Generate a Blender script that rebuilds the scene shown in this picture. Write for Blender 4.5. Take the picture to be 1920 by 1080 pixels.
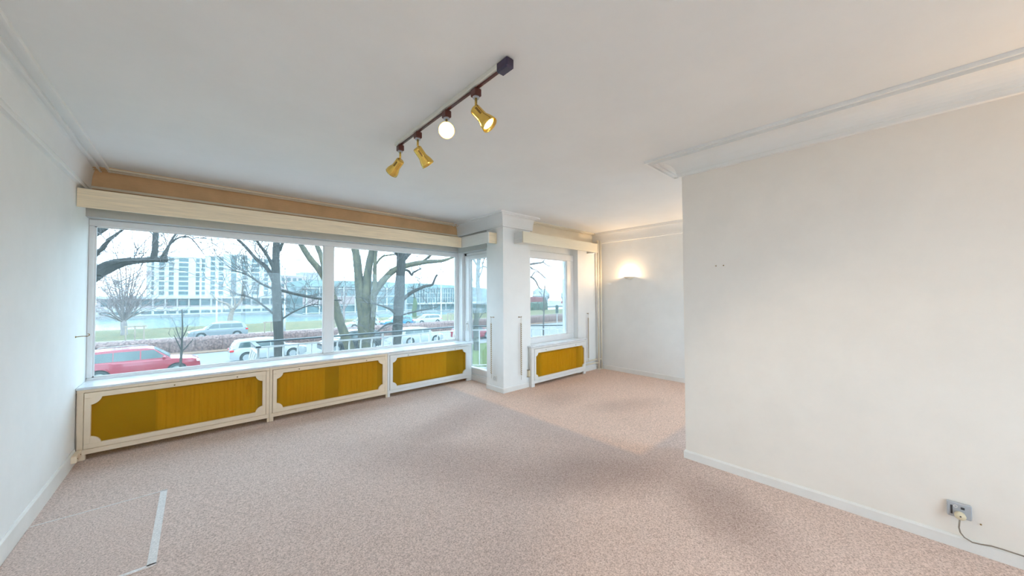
import bpy, bmesh, math, random
from mathutils import Vector, Matrix
random.seed(7)
R = math.radians
scene = bpy.context.scene
for o in list(bpy.data.objects):
    bpy.data.objects.remove(o)
COL = scene.collection

# ------------------------------------------------------------------ camera
cam_d = bpy.data.cameras.new('camera'); cam = bpy.data.objects.new('camera', cam_d); COL.objects.link(cam)
cam_d.sensor_width = 36.0; cam_d.lens = 645.83 * 36.0 / 1920.0; cam_d.clip_start = 0.02; cam_d.clip_end = 1500
YAW, PITCH, ROLL = R(42.454), R(1.192), R(-0.242)
fw = Vector((math.sin(YAW)*math.cos(PITCH), math.cos(YAW)*math.cos(PITCH), math.sin(PITCH)))
rt = Vector((math.cos(YAW), -math.sin(YAW), 0)); up = rt.cross(fw)
rt2 = rt*math.cos(ROLL) + up*math.sin(ROLL); up2 = up*math.cos(ROLL) - rt*math.sin(ROLL)
m = Matrix((rt2, up2, -fw)).transposed().to_4x4(); m.translation = Vector((0, 0, 1.5))
cam.matrix_world = m
scene.camera = cam

# ------------------------------------------------------------------ overcast sky
SKY = 8.6
w = bpy.data.worlds.new('overcast_sky'); scene.world = w; w.use_nodes = True
nt = w.node_tree; bg = nt.nodes['Background']
tc = nt.nodes.new('ShaderNodeTexCoord'); nz = nt.nodes.new('ShaderNodeTexNoise'); cr = nt.nodes.new('ShaderNodeValToRGB')
nz.inputs['Scale'].default_value = 2.2; nz.inputs['Detail'].default_value = 4
cr.color_ramp.elements[0].color = (0.56, 0.79, 1.0, 1); cr.color_ramp.elements[1].color = (0.63, 0.84, 1.0, 1)
nt.links.new(tc.outputs['Generated'], nz.inputs['Vector']); nt.links.new(nz.outputs['Fac'], cr.inputs['Fac'])
nt.links.new(cr.outputs['Color'], bg.inputs['Color']); bg.inputs['Strength'].default_value = SKY

vs = scene.view_settings
scene.display_settings.display_device = 'sRGB'
vs.view_transform = 'Standard'; vs.look = 'None'; vs.gamma = 1.0; vs.use_curve_mapping = False
vs.exposure = 0.66
cy = scene.cycles
cy.use_denoising = True; cy.use_adaptive_sampling = True; cy.adaptive_threshold = 0.025; cy.max_bounces = 7; cy.diffuse_bounces = 5; cy.glossy_bounces = 3
cy.transparent_max_bounces = 12; cy.sample_clamp_indirect = 6.0; cy.caustics_reflective = False; cy.caustics_refractive = False

# ------------------------------------------------------------------ materials
MATS = {}
def mat(name, col, rough=0.6, metal=0.0, noise=None, bump=None, stretch=None, col2=None, emit=None, coat=0.0, spec=None):
    if name in MATS: return MATS[name]
    m = bpy.data.materials.new(name); m.use_nodes = True; MATS[name] = m
    t = m.node_tree; b = t.nodes['Principled BSDF']; L = t.links
    b.inputs['Base Color'].default_value = (*col, 1); b.inputs['Roughness'].default_value = rough; b.inputs['Metallic'].default_value = metal
    if spec is not None: b.inputs['Specular IOR Level'].default_value = spec
    if coat: b.inputs['Coat Weight'].default_value = coat; b.inputs['Coat Roughness'].default_value = 0.05
    if emit: b.inputs['Emission Color'].default_value = (*emit[0], 1); b.inputs['Emission Strength'].default_value = emit[1]
    src = None
    if noise or bump:
        tc = t.nodes.new('ShaderNodeTexCoord'); src = tc.outputs['Object']
        if stretch:
            mp = t.nodes.new('ShaderNodeMapping'); mp.inputs['Scale'].default_value = stretch
            L.new(src, mp.inputs['Vector']); src = mp.outputs['Vector']
    if noise:
        n = t.nodes.new('ShaderNodeTexNoise'); n.inputs['Scale'].default_value = noise[0]; n.inputs['Detail'].default_value = 5
        n.inputs['Roughness'].default_value = 0.65
        L.new(src, n.inputs['Vector'])
        r = t.nodes.new('ShaderNodeValToRGB'); a = noise[1]
        c2 = col2 or tuple(c*(1-a) for c in col)
        r.color_ramp.elements[0].position = 0.35; r.color_ramp.elements[1].position = 0.65
        r.color_ramp.elements[0].color = (*c2, 1); r.color_ramp.elements[1].color = (*[min(1, c*(1+a*0.3)) for c in col], 1)
        L.new(n.outputs['Fac'], r.inputs['Fac']); L.new(r.outputs['Color'], b.inputs['Base Color'])
    if bump:
        n = t.nodes.new('ShaderNodeTexNoise'); n.inputs['Scale'].default_value = bump[0]; n.inputs['Detail'].default_value = 4
        L.new(src, n.inputs['Vector'])
        bp = t.nodes.new('ShaderNodeBump'); bp.inputs['Strength'].default_value = bump[1]; bp.inputs['Distance'].default_value = bump[2] if len(bump) > 2 else 0.005
        L.new(n.outputs['Fac'], bp.inputs['Height']); L.new(bp.outputs['Normal'], b.inputs['Normal'])
    return m

warmlitpaint = mat('wall_paint_warm_light', (0.89, 0.83, 0.765), 0.75, noise=(3.0, 0.03), bump=(160, 0.12, 0.002))  # wall paint with warm lamp light tinted into the colour
wallpaint = mat('wall_paint', (0.87, 0.865, 0.85), 0.75, noise=(3.0, 0.03), bump=(160, 0.12, 0.002))
ceilpaint = mat('ceiling_paint', (0.84, 0.835, 0.83), 0.8, noise=(1.5, 0.03), bump=(120, 0.08, 0.002))
covepaint = mat('cornice_paint', (0.86, 0.855, 0.845), 0.6, noise=(4, 0.02))
tanshade = mat('cornice_shade_tan', (0.75, 0.47, 0.24), 0.6, noise=(3, 0.12))  # white cove; its warm brown shade is put into the base colour
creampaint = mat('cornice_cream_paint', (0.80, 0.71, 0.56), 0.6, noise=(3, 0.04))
whitewood = mat('white_painted_wood', (0.84, 0.82, 0.79), 0.45, noise=(6, 0.04), bump=(60, 0.05))
creamwood = mat('cream_painted_wood', (0.88, 0.72, 0.54), 0.45, noise=(5, 0.06), bump=(60, 0.05))
upvc = mat('white_window_profile', (0.80, 0.79, 0.785), 0.35, noise=(8, 0.02))
darkgrey = mat('dark_grey', (0.05, 0.05, 0.055), 0.5, noise=(20, 0.2))
lintelm = mat('lintel_shade_grey', (0.50, 0.485, 0.46), 0.8, noise=(5, 0.05))  # wall darkened: shadow under the pelmets put into the grey
pine = mat('pale_pine', (0.93, 0.765, 0.54), 0.5, noise=(5, 0.16), stretch=(0.5, 0.5, 14))
litwood = mat('pale_lit_wood', (0.76, 0.745, 0.71), 0.5, noise=(6, 0.07), stretch=(0.6, 0.6, 16))  # cream pelmet wood whitened, cool bright light put into the colour
creamlam = mat('cream_laminate', (0.82, 0.74, 0.58), 0.5, noise=(6, 0.05), stretch=(0.6, 0.6, 14))
brass = mat('polished_brass', (0.83, 0.56, 0.14), 0.18, 1.0, noise=(30, 0.06))
oldbrass = mat('old_brass', (0.35, 0.22, 0.08), 0.35, 1.0, noise=(60, 0.3))
brown = mat('brown_plastic', (0.10, 0.025, 0.02), 0.35, noise=(40, 0.15))
purple = mat('dark_purple_plastic', (0.045, 0.035, 0.075), 0.35, noise=(40, 0.15))
railwhite = mat('track_white', (0.80, 0.78, 0.70), 0.4, noise=(20, 0.03))
plastic = mat('white_plastic', (0.78, 0.77, 0.74), 0.35, noise=(30, 0.02))
ivory = mat('ivory_plastic', (0.80, 0.70, 0.50), 0.4, noise=(30, 0.04))
greyplastic = mat('grey_plastic', (0.46, 0.48, 0.52), 0.35, noise=(30, 0.04))
rope = mat('twisted_rope', (0.50, 0.37, 0.23), 0.8, noise=(150, 0.3))
ropelight = mat('pale_rope', (0.78, 0.72, 0.62), 0.8, noise=(150, 0.15))
pipepaint = mat('pipe_paint', (0.80, 0.73, 0.60), 0.4, noise=(10, 0.04))
radmat = mat('radiator_enamel', (0.86, 0.84, 0.80), 0.35, noise=(8, 0.02))
cordm = mat('grey_cord', (0.30, 0.25, 0.20), 0.6, noise=(50, 0.1))
bulbm = mat('lit_bulb', (1, 0.9, 0.7), 0.4, noise=(5, 0.02), emit=((1.0, 0.80, 0.52), 22.0))
offbulb = mat('unlit_bulb', (0.75, 0.72, 0.65), 0.2, noise=(10, 0.05))

def marble():
    m = mat('white_marble', (0.80, 0.82, 0.84), 0.18, noise=(7, 0.10), col2=(0.66, 0.68, 0.71), spec=0.5)
    return m
marblem = marble()

def carpet():
    m = bpy.data.materials.new('speckled_carpet'); m.use_nodes = True; t = m.node_tree; L = t.links; b = t.nodes['Principled BSDF']
    b.inputs['Roughness'].default_value = 0.95; b.inputs['Specular IOR Level'].default_value = 0.1
    N = t.nodes.new; tc = N('ShaderNodeTexCoord'); sh = N('ShaderNodeMapping'); sh.inputs['Location'].default_value = (0.013, 0.007, 0.0137)
    L.new(tc.outputs['Object'], sh.inputs['Vector']); P = sh.outputs[0]
    def noise(s, d=3, rgh=0.6):
        n = N('ShaderNodeTexNoise'); n.inputs['Scale'].default_value = s; n.inputs['Detail'].default_value = d; n.inputs['Roughness'].default_value = rgh
        L.new(P, n.inputs['Vector']); return n.outputs['Fac']
    def math_(op, a, c, cl=False):
        n = N('ShaderNodeMath'); n.operation = op; n.use_clamp = cl
        for i, v in enumerate((a, c)):
            if isinstance(v, (int, float)): n.inputs[i].default_value = v
            else: L.new(v, n.inputs[i])
        return n.outputs[0]
    def mix(f, a, c, mode='MIX'):
        n = N('ShaderNodeMix'); n.data_type = 'RGBA'; n.blend_type = mode
        L.new(f, n.inputs[0]) if not isinstance(f, (int, float)) else setattr(n.inputs[0], 'default_value', f)
        for i, v in ((6, a), (7, c)):
            if isinstance(v, tuple): n.inputs[i].default_value = (*v, 1)
            else: L.new(v, n.inputs[i])
        return n.outputs[2]
    sp = N('ShaderNodeValToRGB'); e = sp.color_ramp.elements
    e[0].position = 0.30; e[0].color = (0.42, 0.31, 0.265, 1); e[1].position = 0.72; e[1].color = (0.90, 0.75, 0.68, 1)
    e2 = sp.color_ramp.elements.new(0.5); e2.color = (0.73, 0.575, 0.51, 1)
    L.new(noise(120, 3, 0.75), sp.inputs['Fac'])
    sp2 = N('ShaderNodeValToRGB'); e = sp2.color_ramp.elements
    e[0].position = 0.36; e[0].color = (0.90, 0.88, 0.87, 1); e[1].position = 0.62; e[1].color = (1.05, 1.04, 1.04, 1)
    L.new(noise(60, 3, 0.6), sp2.inputs['Fac'])
    base = mix(1.0, sp.outputs['Color'], sp2.outputs['Color'], 'MULTIPLY')
    # worn walking line across the room and a warmer tone towards the alcove with a darker border
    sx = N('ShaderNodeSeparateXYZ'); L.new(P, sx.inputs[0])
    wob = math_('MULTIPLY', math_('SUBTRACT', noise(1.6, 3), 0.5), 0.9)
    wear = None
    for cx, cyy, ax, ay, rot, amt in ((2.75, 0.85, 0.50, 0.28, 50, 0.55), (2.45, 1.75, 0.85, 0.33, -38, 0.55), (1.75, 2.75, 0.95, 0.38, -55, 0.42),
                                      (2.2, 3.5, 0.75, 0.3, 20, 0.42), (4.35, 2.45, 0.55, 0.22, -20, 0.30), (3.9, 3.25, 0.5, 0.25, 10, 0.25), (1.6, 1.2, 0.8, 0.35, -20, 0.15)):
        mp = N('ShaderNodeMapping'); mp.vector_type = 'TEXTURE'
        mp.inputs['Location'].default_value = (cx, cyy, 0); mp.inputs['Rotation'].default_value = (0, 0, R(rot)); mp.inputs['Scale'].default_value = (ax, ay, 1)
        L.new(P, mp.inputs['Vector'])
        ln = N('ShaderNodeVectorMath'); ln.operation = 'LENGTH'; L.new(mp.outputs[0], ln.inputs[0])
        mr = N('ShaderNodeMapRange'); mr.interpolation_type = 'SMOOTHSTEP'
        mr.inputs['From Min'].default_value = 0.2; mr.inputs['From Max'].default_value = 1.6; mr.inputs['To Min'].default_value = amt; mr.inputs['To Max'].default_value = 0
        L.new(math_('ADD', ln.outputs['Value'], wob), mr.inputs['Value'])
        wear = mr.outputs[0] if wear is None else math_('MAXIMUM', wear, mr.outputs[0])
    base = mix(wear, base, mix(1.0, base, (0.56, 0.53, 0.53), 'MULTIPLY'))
    def step(v, at, w):
        mr = N('ShaderNodeMapRange'); mr.interpolation_type = 'SMOOTHSTEP'; mr.inputs['From Min'].default_value = at - w; mr.inputs['From Max'].default_value = at + w
        L.new(v, mr.inputs['Value']); return mr.outputs[0]
    warm_area = math_('MULTIPLY', step(sx.outputs['X'], 3.08, 0.06), step(sx.outputs['Y'], 1.60, 0.05))
    border = math_('MULTIPLY', math_('MULTIPLY', step(sx.outputs['X'], 2.55, 0.5), step(sx.outputs['Y'], 1.25, 0.3)), math_('SUBTRACT', 1.0, warm_area))
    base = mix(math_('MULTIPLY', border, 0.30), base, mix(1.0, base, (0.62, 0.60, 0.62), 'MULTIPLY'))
    base = mix(math_('MULTIPLY', warm_area, 0.6), base, mix(1.0, base, (1.16, 1.0, 0.86), 'MULTIPLY'))
    L.new(base, b.inputs['Base Color'])
    bp = N('ShaderNodeBump'); bp.inputs['Strength'].default_value = 0.5; bp.inputs['Distance'].default_value = 0.006
    L.new(noise(170, 2), bp.inputs['Height']); L.new(bp.outputs['Normal'], b.inputs['Normal'])
    MATS['carpet'] = m; return m
carpetm = carpet()

def glassmat(name, tint, refl=0.5, veil=0.0):
    m = bpy.data.materials.new(name); m.use_nodes = True; t = m.node_tree; L = t.links; t.nodes.clear(); N = t.nodes.new
    out = N('ShaderNodeOutputMaterial'); tr = N('ShaderNodeBsdfTransparent'); tr.inputs[0].default_value = (*tint, 1)
    gl = N('ShaderNodeBsdfGlossy'); gl.inputs['Roughness'].default_value = 0.01
    fr = N('ShaderNodeFresnel'); fr.inputs['IOR'].default_value = 1.45
    mu = N('ShaderNodeMath'); mu.operation = 'MULTIPLY'; mu.inputs[1].default_value = refl; L.new(fr.outputs[0], mu.inputs[0])
    mx = N('ShaderNodeMixShader'); L.new(mu.outputs[0], mx.inputs[0]); L.new(tr.outputs[0], mx.inputs[1]); L.new(gl.outputs[0], mx.inputs[2])
    last = mx.outputs[0]
    if veil:
        tl = N('ShaderNodeBsdfTranslucent'); tl.inputs[0].default_value = (0.9, 1.0, 1.0, 1)
        nz = N('ShaderNodeTexNoise'); nz.inputs['Scale'].default_value = 1.3
        tc = N('ShaderNodeTexCoord'); L.new(tc.outputs['Object'], nz.inputs['Vector'])
        mm = N('ShaderNodeMath'); mm.operation = 'MULTIPLY'; mm.inputs[1].default_value = veil * 2; L.new(nz.outputs['Fac'], mm.inputs[0])
        m2 = N('ShaderNodeMixShader'); L.new(mm.outputs[0], m2.inputs[0]); L.new(last, m2.inputs[1]); L.new(tl.outputs[0], m2.inputs[2]); last = m2.outputs[0]
    L.new(last, out.inputs[0]); MATS[name] = m; return m
paneglass = glassmat('tinted_window_glass', (0.655, 0.67, 0.67), 0.35, 0.015)
clearglass = glassmat('clear_window_glass', (0.95, 0.96, 0.955), 0.35)

def goldmesh():
    m = bpy.data.materials.new('gold_mesh'); m.use_nodes = True; t = m.node_tree; L = t.links; b = t.nodes['Principled BSDF']; N = t.nodes.new
    b.inputs['Roughness'].default_value = 0.45; b.inputs['Metallic'].default_value = 0.0; b.inputs['Specular IOR Level'].default_value = 0.2
    tc = N('ShaderNodeTexCoord'); n = N('ShaderNodeTexNoise'); n.inputs['Scale'].default_value = 3.0; n.inputs['Detail'].default_value = 4
    L.new(tc.outputs['Object'], n.inputs['Vector']); r = N('ShaderNodeValToRGB')
    r.color_ramp.elements[0].position = .3; r.color_ramp.elements[1].position = .7
    r.color_ramp.elements[0].color = (0.62, 0.35, 0.010, 1); r.color_ramp.elements[1].color = (0.76, 0.46, 0.018, 1)
    L.new(n.outputs['Fac'], r.inputs['Fac']); L.new(r.outputs['Color'], b.inputs['Base Color'])
    mp = N('ShaderNodeMapping'); L.new(tc.outputs['Object'], mp.inputs['Vector'])
    w1 = N('ShaderNodeTexWave'); w1.inputs['Scale'].default_value = 60; w1.bands_direction = 'X'; L.new(mp.outputs[0], w1.inputs['Vector'])
    w2 = N('ShaderNodeTexWave'); w2.inputs['Scale'].default_value = 60; w2.bands_direction = 'Z'; L.new(mp.outputs[0], w2.inputs['Vector'])
    ad = N('ShaderNodeMath'); ad.operation = 'ADD'; L.new(w1.outputs['Fac'], ad.inputs[0]); L.new(w2.outputs['Fac'], ad.inputs[1])
    bp = N('ShaderNodeBump'); bp.inputs['Strength'].default_value = 0.15; bp.inputs['Distance'].default_value = 0.001
    L.new(ad.outputs[0], bp.inputs['Height']); L.new(bp.outputs['Normal'], b.inputs['Normal'])
    tr = N('ShaderNodeBsdfTransparent'); tr.inputs[0].default_value = (1, 0.80, 0.30, 1)
    mx = N('ShaderNodeMixShader'); mx.inputs[0].default_value = 0.66
    L.new(b.outputs[0], mx.inputs[1]); L.new(tr.outputs[0], mx.inputs[2])
    L.new(mx.outputs[0], t.nodes['Material Output'].inputs[0]); MATS['goldmesh'] = m; return m
goldm = goldmesh()

# ------------------------------------------------------------------ mesh helpers
OFF = {}
class MB:
    def __init__(s): s.v = []; s.f = []
    def add(s, vs, fs):
        k = len(s.v); s.v += [tuple(p) for p in vs]; s.f += [tuple(i+k for i in q) for q in fs]; return s
    def box(s, x0, x1, y0, y1, z0, z1):
        return s.add([(x0,y0,z0),(x1,y0,z0),(x1,y1,z0),(x0,y1,z0),(x0,y0,z1),(x1,y0,z1),(x1,y1,z1),(x0,y1,z1)],
                     [(3,2,1,0),(4,5,6,7),(0,1,5,4),(1,2,6,5),(2,3,7,6),(3,0,4,7)])
    def obox(s, c, ax, ay, az, hx, hy, hz):
        c = Vector(c); ax, ay, az = Vector(ax), Vector(ay), Vector(az)
        P = [c+ax*hx*i+ay*hy*j+az*hz*k for k in (-1,1) for i, j in ((-1,-1),(1,-1),(1,1),(-1,1))]
        return s.add(P, [(3,2,1,0),(4,5,6,7),(0,1,5,4),(1,2,6,5),(2,3,7,6),(3,0,4,7)])
    def prism(s, poly, axis, a, b):
        n = len(poly); put = {'x': lambda p, t: (t, p[0], p[1]), 'y': lambda p, t: (p[0], t, p[1]), 'z': lambda p, t: (p[0], p[1], t)}[axis]
        return s.add([put(p, a) for p in poly] + [put(p, b) for p in poly],
                     [tuple(range(n))[::-1], tuple(range(n, 2*n))] + [(i, (i+1) % n, n+(i+1) % n, n+i) for i in range(n)])
    def tube(s, pts, rad, n=8, cap=True):
        pts = [Vector(p) for p in pts]; rad = rad if isinstance(rad, (list, tuple)) else [rad]*len(pts)
        k0 = len(s.v); u = None
        for i, p in enumerate(pts):
            t = (pts[min(i+1, len(pts)-1)] - pts[max(i-1, 0)])
            t = t.normalized() if t.length > 1e-9 else Vector((0,0,1))
            if u is None: u = t.orthogonal().normalized()
            else:
                u = u - t*u.dot(t); u = u.normalized() if u.length > 1e-6 else t.orthogonal().normalized()
            w = t.cross(u)
            for k in range(n):
                a = 2*math.pi*k/n; s.v.append(tuple(p + (u*math.cos(a) + w*math.sin(a))*rad[i]))
        for i in range(len(pts)-1):
            for k in range(n):
                a = k0+i*n; s.f.append((a+k, a+(k+1) % n, a+n+(k+1) % n, a+n+k))
        if cap:
            s.f.append(tuple(k0+k for k in range(n))[::-1]); s.f.append(tuple(k0+(len(pts)-1)*n+k for k in range(n)))
        return s
    def lathe(s, prof, n=24, M=None):     # prof: (radius, z)
        k0 = len(s.v); M = M or Matrix()
        for r, z in prof:
            for k in range(n):
                a = 2*math.pi*k/n; s.v.append(tuple(M @ Vector((r*math.cos(a), r*math.sin(a), z))))
        for i in range(len(prof)-1):
            for k in range(n):
                a = k0+i*n; s.f.append((a+k, a+(k+1) % n, a+n+(k+1) % n, a+n+k))
        return s
    def build(s, name, m, parent=None, smooth=False, bev=0.0, local=False, bseg=1):
        me = bpy.data.meshes.new(name)
        off = (0, 0, 0) if (parent is None or local) else OFF.get(parent.name, (0, 0, 0))
        me.from_pydata([(x-off[0], y-off[1], z-off[2]) for x, y, z in s.v], [], s.f); me.update()
        b = bmesh.new(); b.from_mesh(me); bmesh.ops.recalc_face_normals(b, faces=b.faces); b.to_mesh(me); b.free()
        if smooth:
            for p in me.polygons: p.use_smooth = True
        me.materials.append(m)
        o = bpy.data.objects.new(name, me); COL.objects.link(o)
        if parent is not None: o.parent = parent; OFF[o.name] = off
        if bev:
            q = o.modifiers.new('bevel', 'BEVEL'); q.width = bev; q.segments = bseg; q.limit_method = 'ANGLE'
        return o
def tag(o, label, cat, group=None, kind=None):
    o['label'] = label; o['category'] = cat
    if group: o['group'] = group
    if kind: o['kind'] = kind
    return o
def thing(name, loc, label, cat, group=None, kind=None, rz=0.0):
    o = bpy.data.objects.new(name, None); COL.objects.link(o); o.location = loc; o.rotation_euler = (0, 0, rz); o.empty_display_size = 0.1
    OFF[o.name] = tuple(loc); return tag(o, label, cat, group, kind)
def struct(name, mb, m, label, cat, bev=0.0, smooth=False):
    o = mb.build(name, m, None, smooth, bev); return tag(o, label, cat, kind='structure')
def copy_tree(o, parent=None):
    c = o.copy(); COL.objects.link(c); c.parent = parent
    OFF[c.name] = OFF.get(o.name, (0, 0, 0))
    for ch in list(o.children): copy_tree(ch, c)
    return c

def sweep(prof, path, closed_ends=True):
    """prof: (offset into the room, z); path: [(x,y)] with the room on the left of travel; mitred corners"""
    mb = MB(); n = len(path); m_ = len(prof)
    for i, p in enumerate(path):
        p = Vector((p[0], p[1]))
        d0 = (p - Vector(path[i-1][:2])).normalized() if i > 0 else None
        d1 = (Vector(path[i+1][:2]) - p).normalized() if i < n-1 else None
        if d0 is None: nn = Vector((-d1.y, d1.x))
        elif d1 is None: nn = Vector((-d0.y, d0.x))
        else:
            n0 = Vector((-d0.y, d0.x)); n1 = Vector((-d1.y, d1.x)); nn = (n0+n1); nn = nn / max(0.2, nn.dot(n0))
        for o, z in prof: mb.v.append((p.x+nn.x*o, p.y+nn.y*o, z))
    for i in range(n-1):
        for k in range(m_-1):
            a = i*m_+k; mb.f.append((a, a+1, a+m_+1, a+m_))
    if closed_ends:
        mb.f.append(tuple(range(m_))); mb.f.append(tuple((n-1)*m_+k for k in range(m_))[::-1])
    return mb
CZ = 2.75
def cove(zb, w, d=0.0):
    """cornice section: lip at the wall, concave cove, two fillets on the ceiling"""
    P = [(0.0, zb), (0.028, zb), (0.030, zb+0.004), (0.030, zb+0.030)]
    a, b_ = (w-0.095)-0.036, (CZ-0.016)-(zb+0.030)
    for k in range(9):
        t = math.pi/2*k/8; P.append((w-0.095-a*math.cos(t), zb+0.030+b_*math.sin(t)))
    P += [(w-0.075, CZ-0.016), (w-0.075, CZ-0.030), (w-0.060, CZ-0.030), (w-0.060, CZ-0.008), (w-0.017, CZ-0.008), (w-0.017, CZ-0.024), (w, CZ-0.024), (w, CZ+0.01), (0, CZ+0.01)]
    return P

# ================================================================== room shell
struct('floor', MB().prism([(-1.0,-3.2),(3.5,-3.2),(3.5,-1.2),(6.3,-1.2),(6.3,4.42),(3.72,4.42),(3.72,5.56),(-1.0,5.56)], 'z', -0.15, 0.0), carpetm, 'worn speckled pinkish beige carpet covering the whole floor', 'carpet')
struct('ceiling', MB().prism([(-1.0,-3.2),(3.5,-3.2),(3.5,-1.2),(6.3,-1.2),(6.3,4.42),(3.72,4.42),(3.72,5.56),(-1.0,5.56)], 'z', CZ, 2.95), ceilpaint, 'smooth white painted ceiling over the room', 'ceiling')
struct('wall_left', MB().box(-1.0,-0.805,-3.2,5.56,0.0,CZ), wallpaint, 'white painted wall left of the wide window', 'wall')
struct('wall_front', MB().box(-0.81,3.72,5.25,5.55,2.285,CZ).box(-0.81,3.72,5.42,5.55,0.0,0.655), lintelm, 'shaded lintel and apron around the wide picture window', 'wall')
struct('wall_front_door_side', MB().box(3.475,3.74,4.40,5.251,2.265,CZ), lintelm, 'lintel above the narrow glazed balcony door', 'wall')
struct('wall_pier', MB().box(3.475,4.07,4.0,4.41,0.0,CZ), wallpaint, 'white painted pier between the balcony door and the small window', 'wall')
struct('wall_alcove_front', MB().box(4.069,5.41,4.20,4.41,2.27,CZ).box(5.405,6.13,4.03,4.41,0.0,2.53).box(5.405,6.13,4.20,4.41,2.52,CZ).box(4.069,5.41,4.13,4.41,0.0,0.655), wallpaint, 'cream white wall around the small window', 'wall')
struct('wall_alcove_side', MB().box(6.12,6.3,-1.2,4.41,0.0,CZ), wallpaint, 'white alcove wall carrying the small glowing uplight', 'wall')
struct('wall_alcove_rear', MB().box(3.49,6.3,-1.2,-1.02,0.0,0.6).box(3.49,6.3,-1.2,-1.02,2.3,CZ).box(3.49,4.0,-1.2,-1.02,0.6,2.3).box(5.8,6.3,-1.2,-1.02,0.6,2.3), wallpaint, 'white wall closing the alcove behind the partition', 'wall')
struct('wall_right', MB().box(3.335,3.50,-3.2,1.285,0.0,CZ), warmlitpaint, 'large plain white partition wall on the right', 'wall')
wr = MB().box(-0.81,3.34,-3.2,-3.0,2.35,CZ).box(-0.81,3.34,-3.2,-3.0,0.0,0.55).box(-0.81,0.0,-3.2,-3.0,0.55,2.35).box(2.2,3.34,-3.2,-3.0,0.55,2.35)
struct('wall_rear', wr, wallpaint, 'white rear wall behind the viewpoint with an opening for the added window', 'wall')

# skirtings
def skirt(name, path, h, lab, m=whitewood, t=0.014):
    struct(name, sweep([(0,0),(t,0),(t,h-0.012),(t*0.45,h),(0,h)], path), m, lab, 'baseboard')
skirt('baseboard_left', [(-0.805,4.97),(-0.805,-3.0)], 0.13, 'tall white skirting along the left wall')
skirt('baseboard_right', [(3.335,-3.0),(3.335,1.285),(3.50,1.285),(3.50,-1.0)], 0.072, 'low white skirting along the right partition wall')
skirt('baseboard_pier', [(4.03,4.0),(3.475,4.0),(3.475,4.41)], 0.078, 'white skirting wrapping the pier beside the balcony door')
skirt('baseboard_alcove_front', [(6.12,4.03),(5.51,4.03)], 0.085, 'short cream skirting under the corner pipes')
skirt('baseboard_alcove_side', [(6.12,-1.0),(6.12,4.03)], 0.085, 'white skirting along the alcove wall with the uplight')
# NB: path direction keeps the room on the left of travel
def corn(name, prof, path, m, lab): struct(name, sweep(prof, path), m, lab, 'cornice')
corn('trim_1', cove(2.515, 0.165), [(-0.805,5.25),(-0.805,-3.0)], covepaint, 'white coved cornice along the left wall')
corn('trim_2', cove(2.555, 0.185), [(3.475,5.25),(-0.805,5.25)], tanshade, 'white coved cornice tinted tan for shade above the long pelmet')
_zf = CZ-0.030
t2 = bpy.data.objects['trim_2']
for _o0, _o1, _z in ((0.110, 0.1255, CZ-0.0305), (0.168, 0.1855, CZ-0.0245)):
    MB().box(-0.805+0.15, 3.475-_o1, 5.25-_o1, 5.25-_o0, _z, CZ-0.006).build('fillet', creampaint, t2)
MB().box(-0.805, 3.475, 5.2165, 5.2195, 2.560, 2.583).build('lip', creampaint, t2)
corn('trim_3', cove(2.56, 0.205), [(4.10,4.0),(3.475,4.0),(3.475,5.25)], covepaint, 'white coved cornice wrapping the pier top')
corn('trim_4', cove(2.55, 0.18), [(6.12,4.20),(4.08,4.20)], creampaint, 'cream coved cornice above the small window')
corn('trim_5', cove(2.55, 0.17), [(6.12,-1.02),(6.12,4.20)], covepaint, 'white coved cornice on the alcove side wall')
corn('trim_6', cove(2.595, 0.245), [(3.335,-3.0),(3.335,1.285),(3.50,1.285),(3.50,-1.02)], covepaint, 'deep white coved cornice along the right partition')

# ================================================================== windows
w1 = thing('window_1', (1.4,5.40,0.66), 'wide white framed picture window with two panes', 'window', kind='structure')
fz0, fz1, gz0, gz1 = 0.655, 2.285, 0.692, 2.215
MB().box(-0.805,3.62,5.38,5.45,fz0,gz0).box(-0.805,3.62,5.38,5.45,gz1,fz1).box(-0.805,-0.765,5.38,5.45,gz0,gz1).box(3.525,3.62,5.38,5.45,gz0,gz1).build('window_frame', upvc, w1, bev=0.006)
MB().box(1.322,1.448,5.385,5.445,gz0,gz1).build('mullion', upvc, w1, bev=0.006)
for a, b_ in ((-0.765,1.322),(1.448,3.525)):
    MB().box(a-0.004,b_+0.004,5.412,5.420,gz0-0.004,gz1+0.004).build('pane', paneglass, w1)
    MB().box(a,a+0.012,5.395,5.412,gz0,gz1).box(b_-0.012,b_,5.395,5.412,gz0,gz1).box(a,b_,5.395,5.412,gz0,gz0+0.012).box(a,b_,5.395,5.412,gz1-0.012,gz1).build('glazing_bead', upvc, w1)
MB().box(3.575,3.70,5.255,5.46,0.0,2.285).build('corner_post', upvc, w1, bev=0.006)

d1 = thing('door_1', (3.66,4.83,0.0), 'narrow white glazed balcony door beside the pier', 'door', kind='structure')
MB().box(3.63,3.71,5.185,5.256,0.12,2.265).box(3.63,3.71,4.40,4.44,0.12,2.265).box(3.63,3.71,4.40,5.256,2.215,2.265).build('door_frame', upvc, d1, bev=0.005)
MB().box(3.62,3.70,5.105,5.19,0.125,2.215).box(3.62,3.70,4.44,4.52,0.125,2.215).box(3.62,3.70,4.52,5.105,2.145,2.215).box(3.62,3.70,4.52,5.105,0.125,0.225).build('door_leaf', upvc, d1, bev=0.006)
MB().box(3.655,3.664,4.515,5.11,0.22,2.15).build('pane', paneglass, d1)
MB().box(3.605,3.72,4.40,5.256,0.0,0.118).box(3.60,3.61,4.41,5.25,0.012,0.085).build('threshold', upvc, d1, bev=0.005)
hd = MB().box(3.612,3.622,5.135,5.165,0.86,1.04).build('handle_plate', plastic, d1, bev=0.003)
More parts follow.
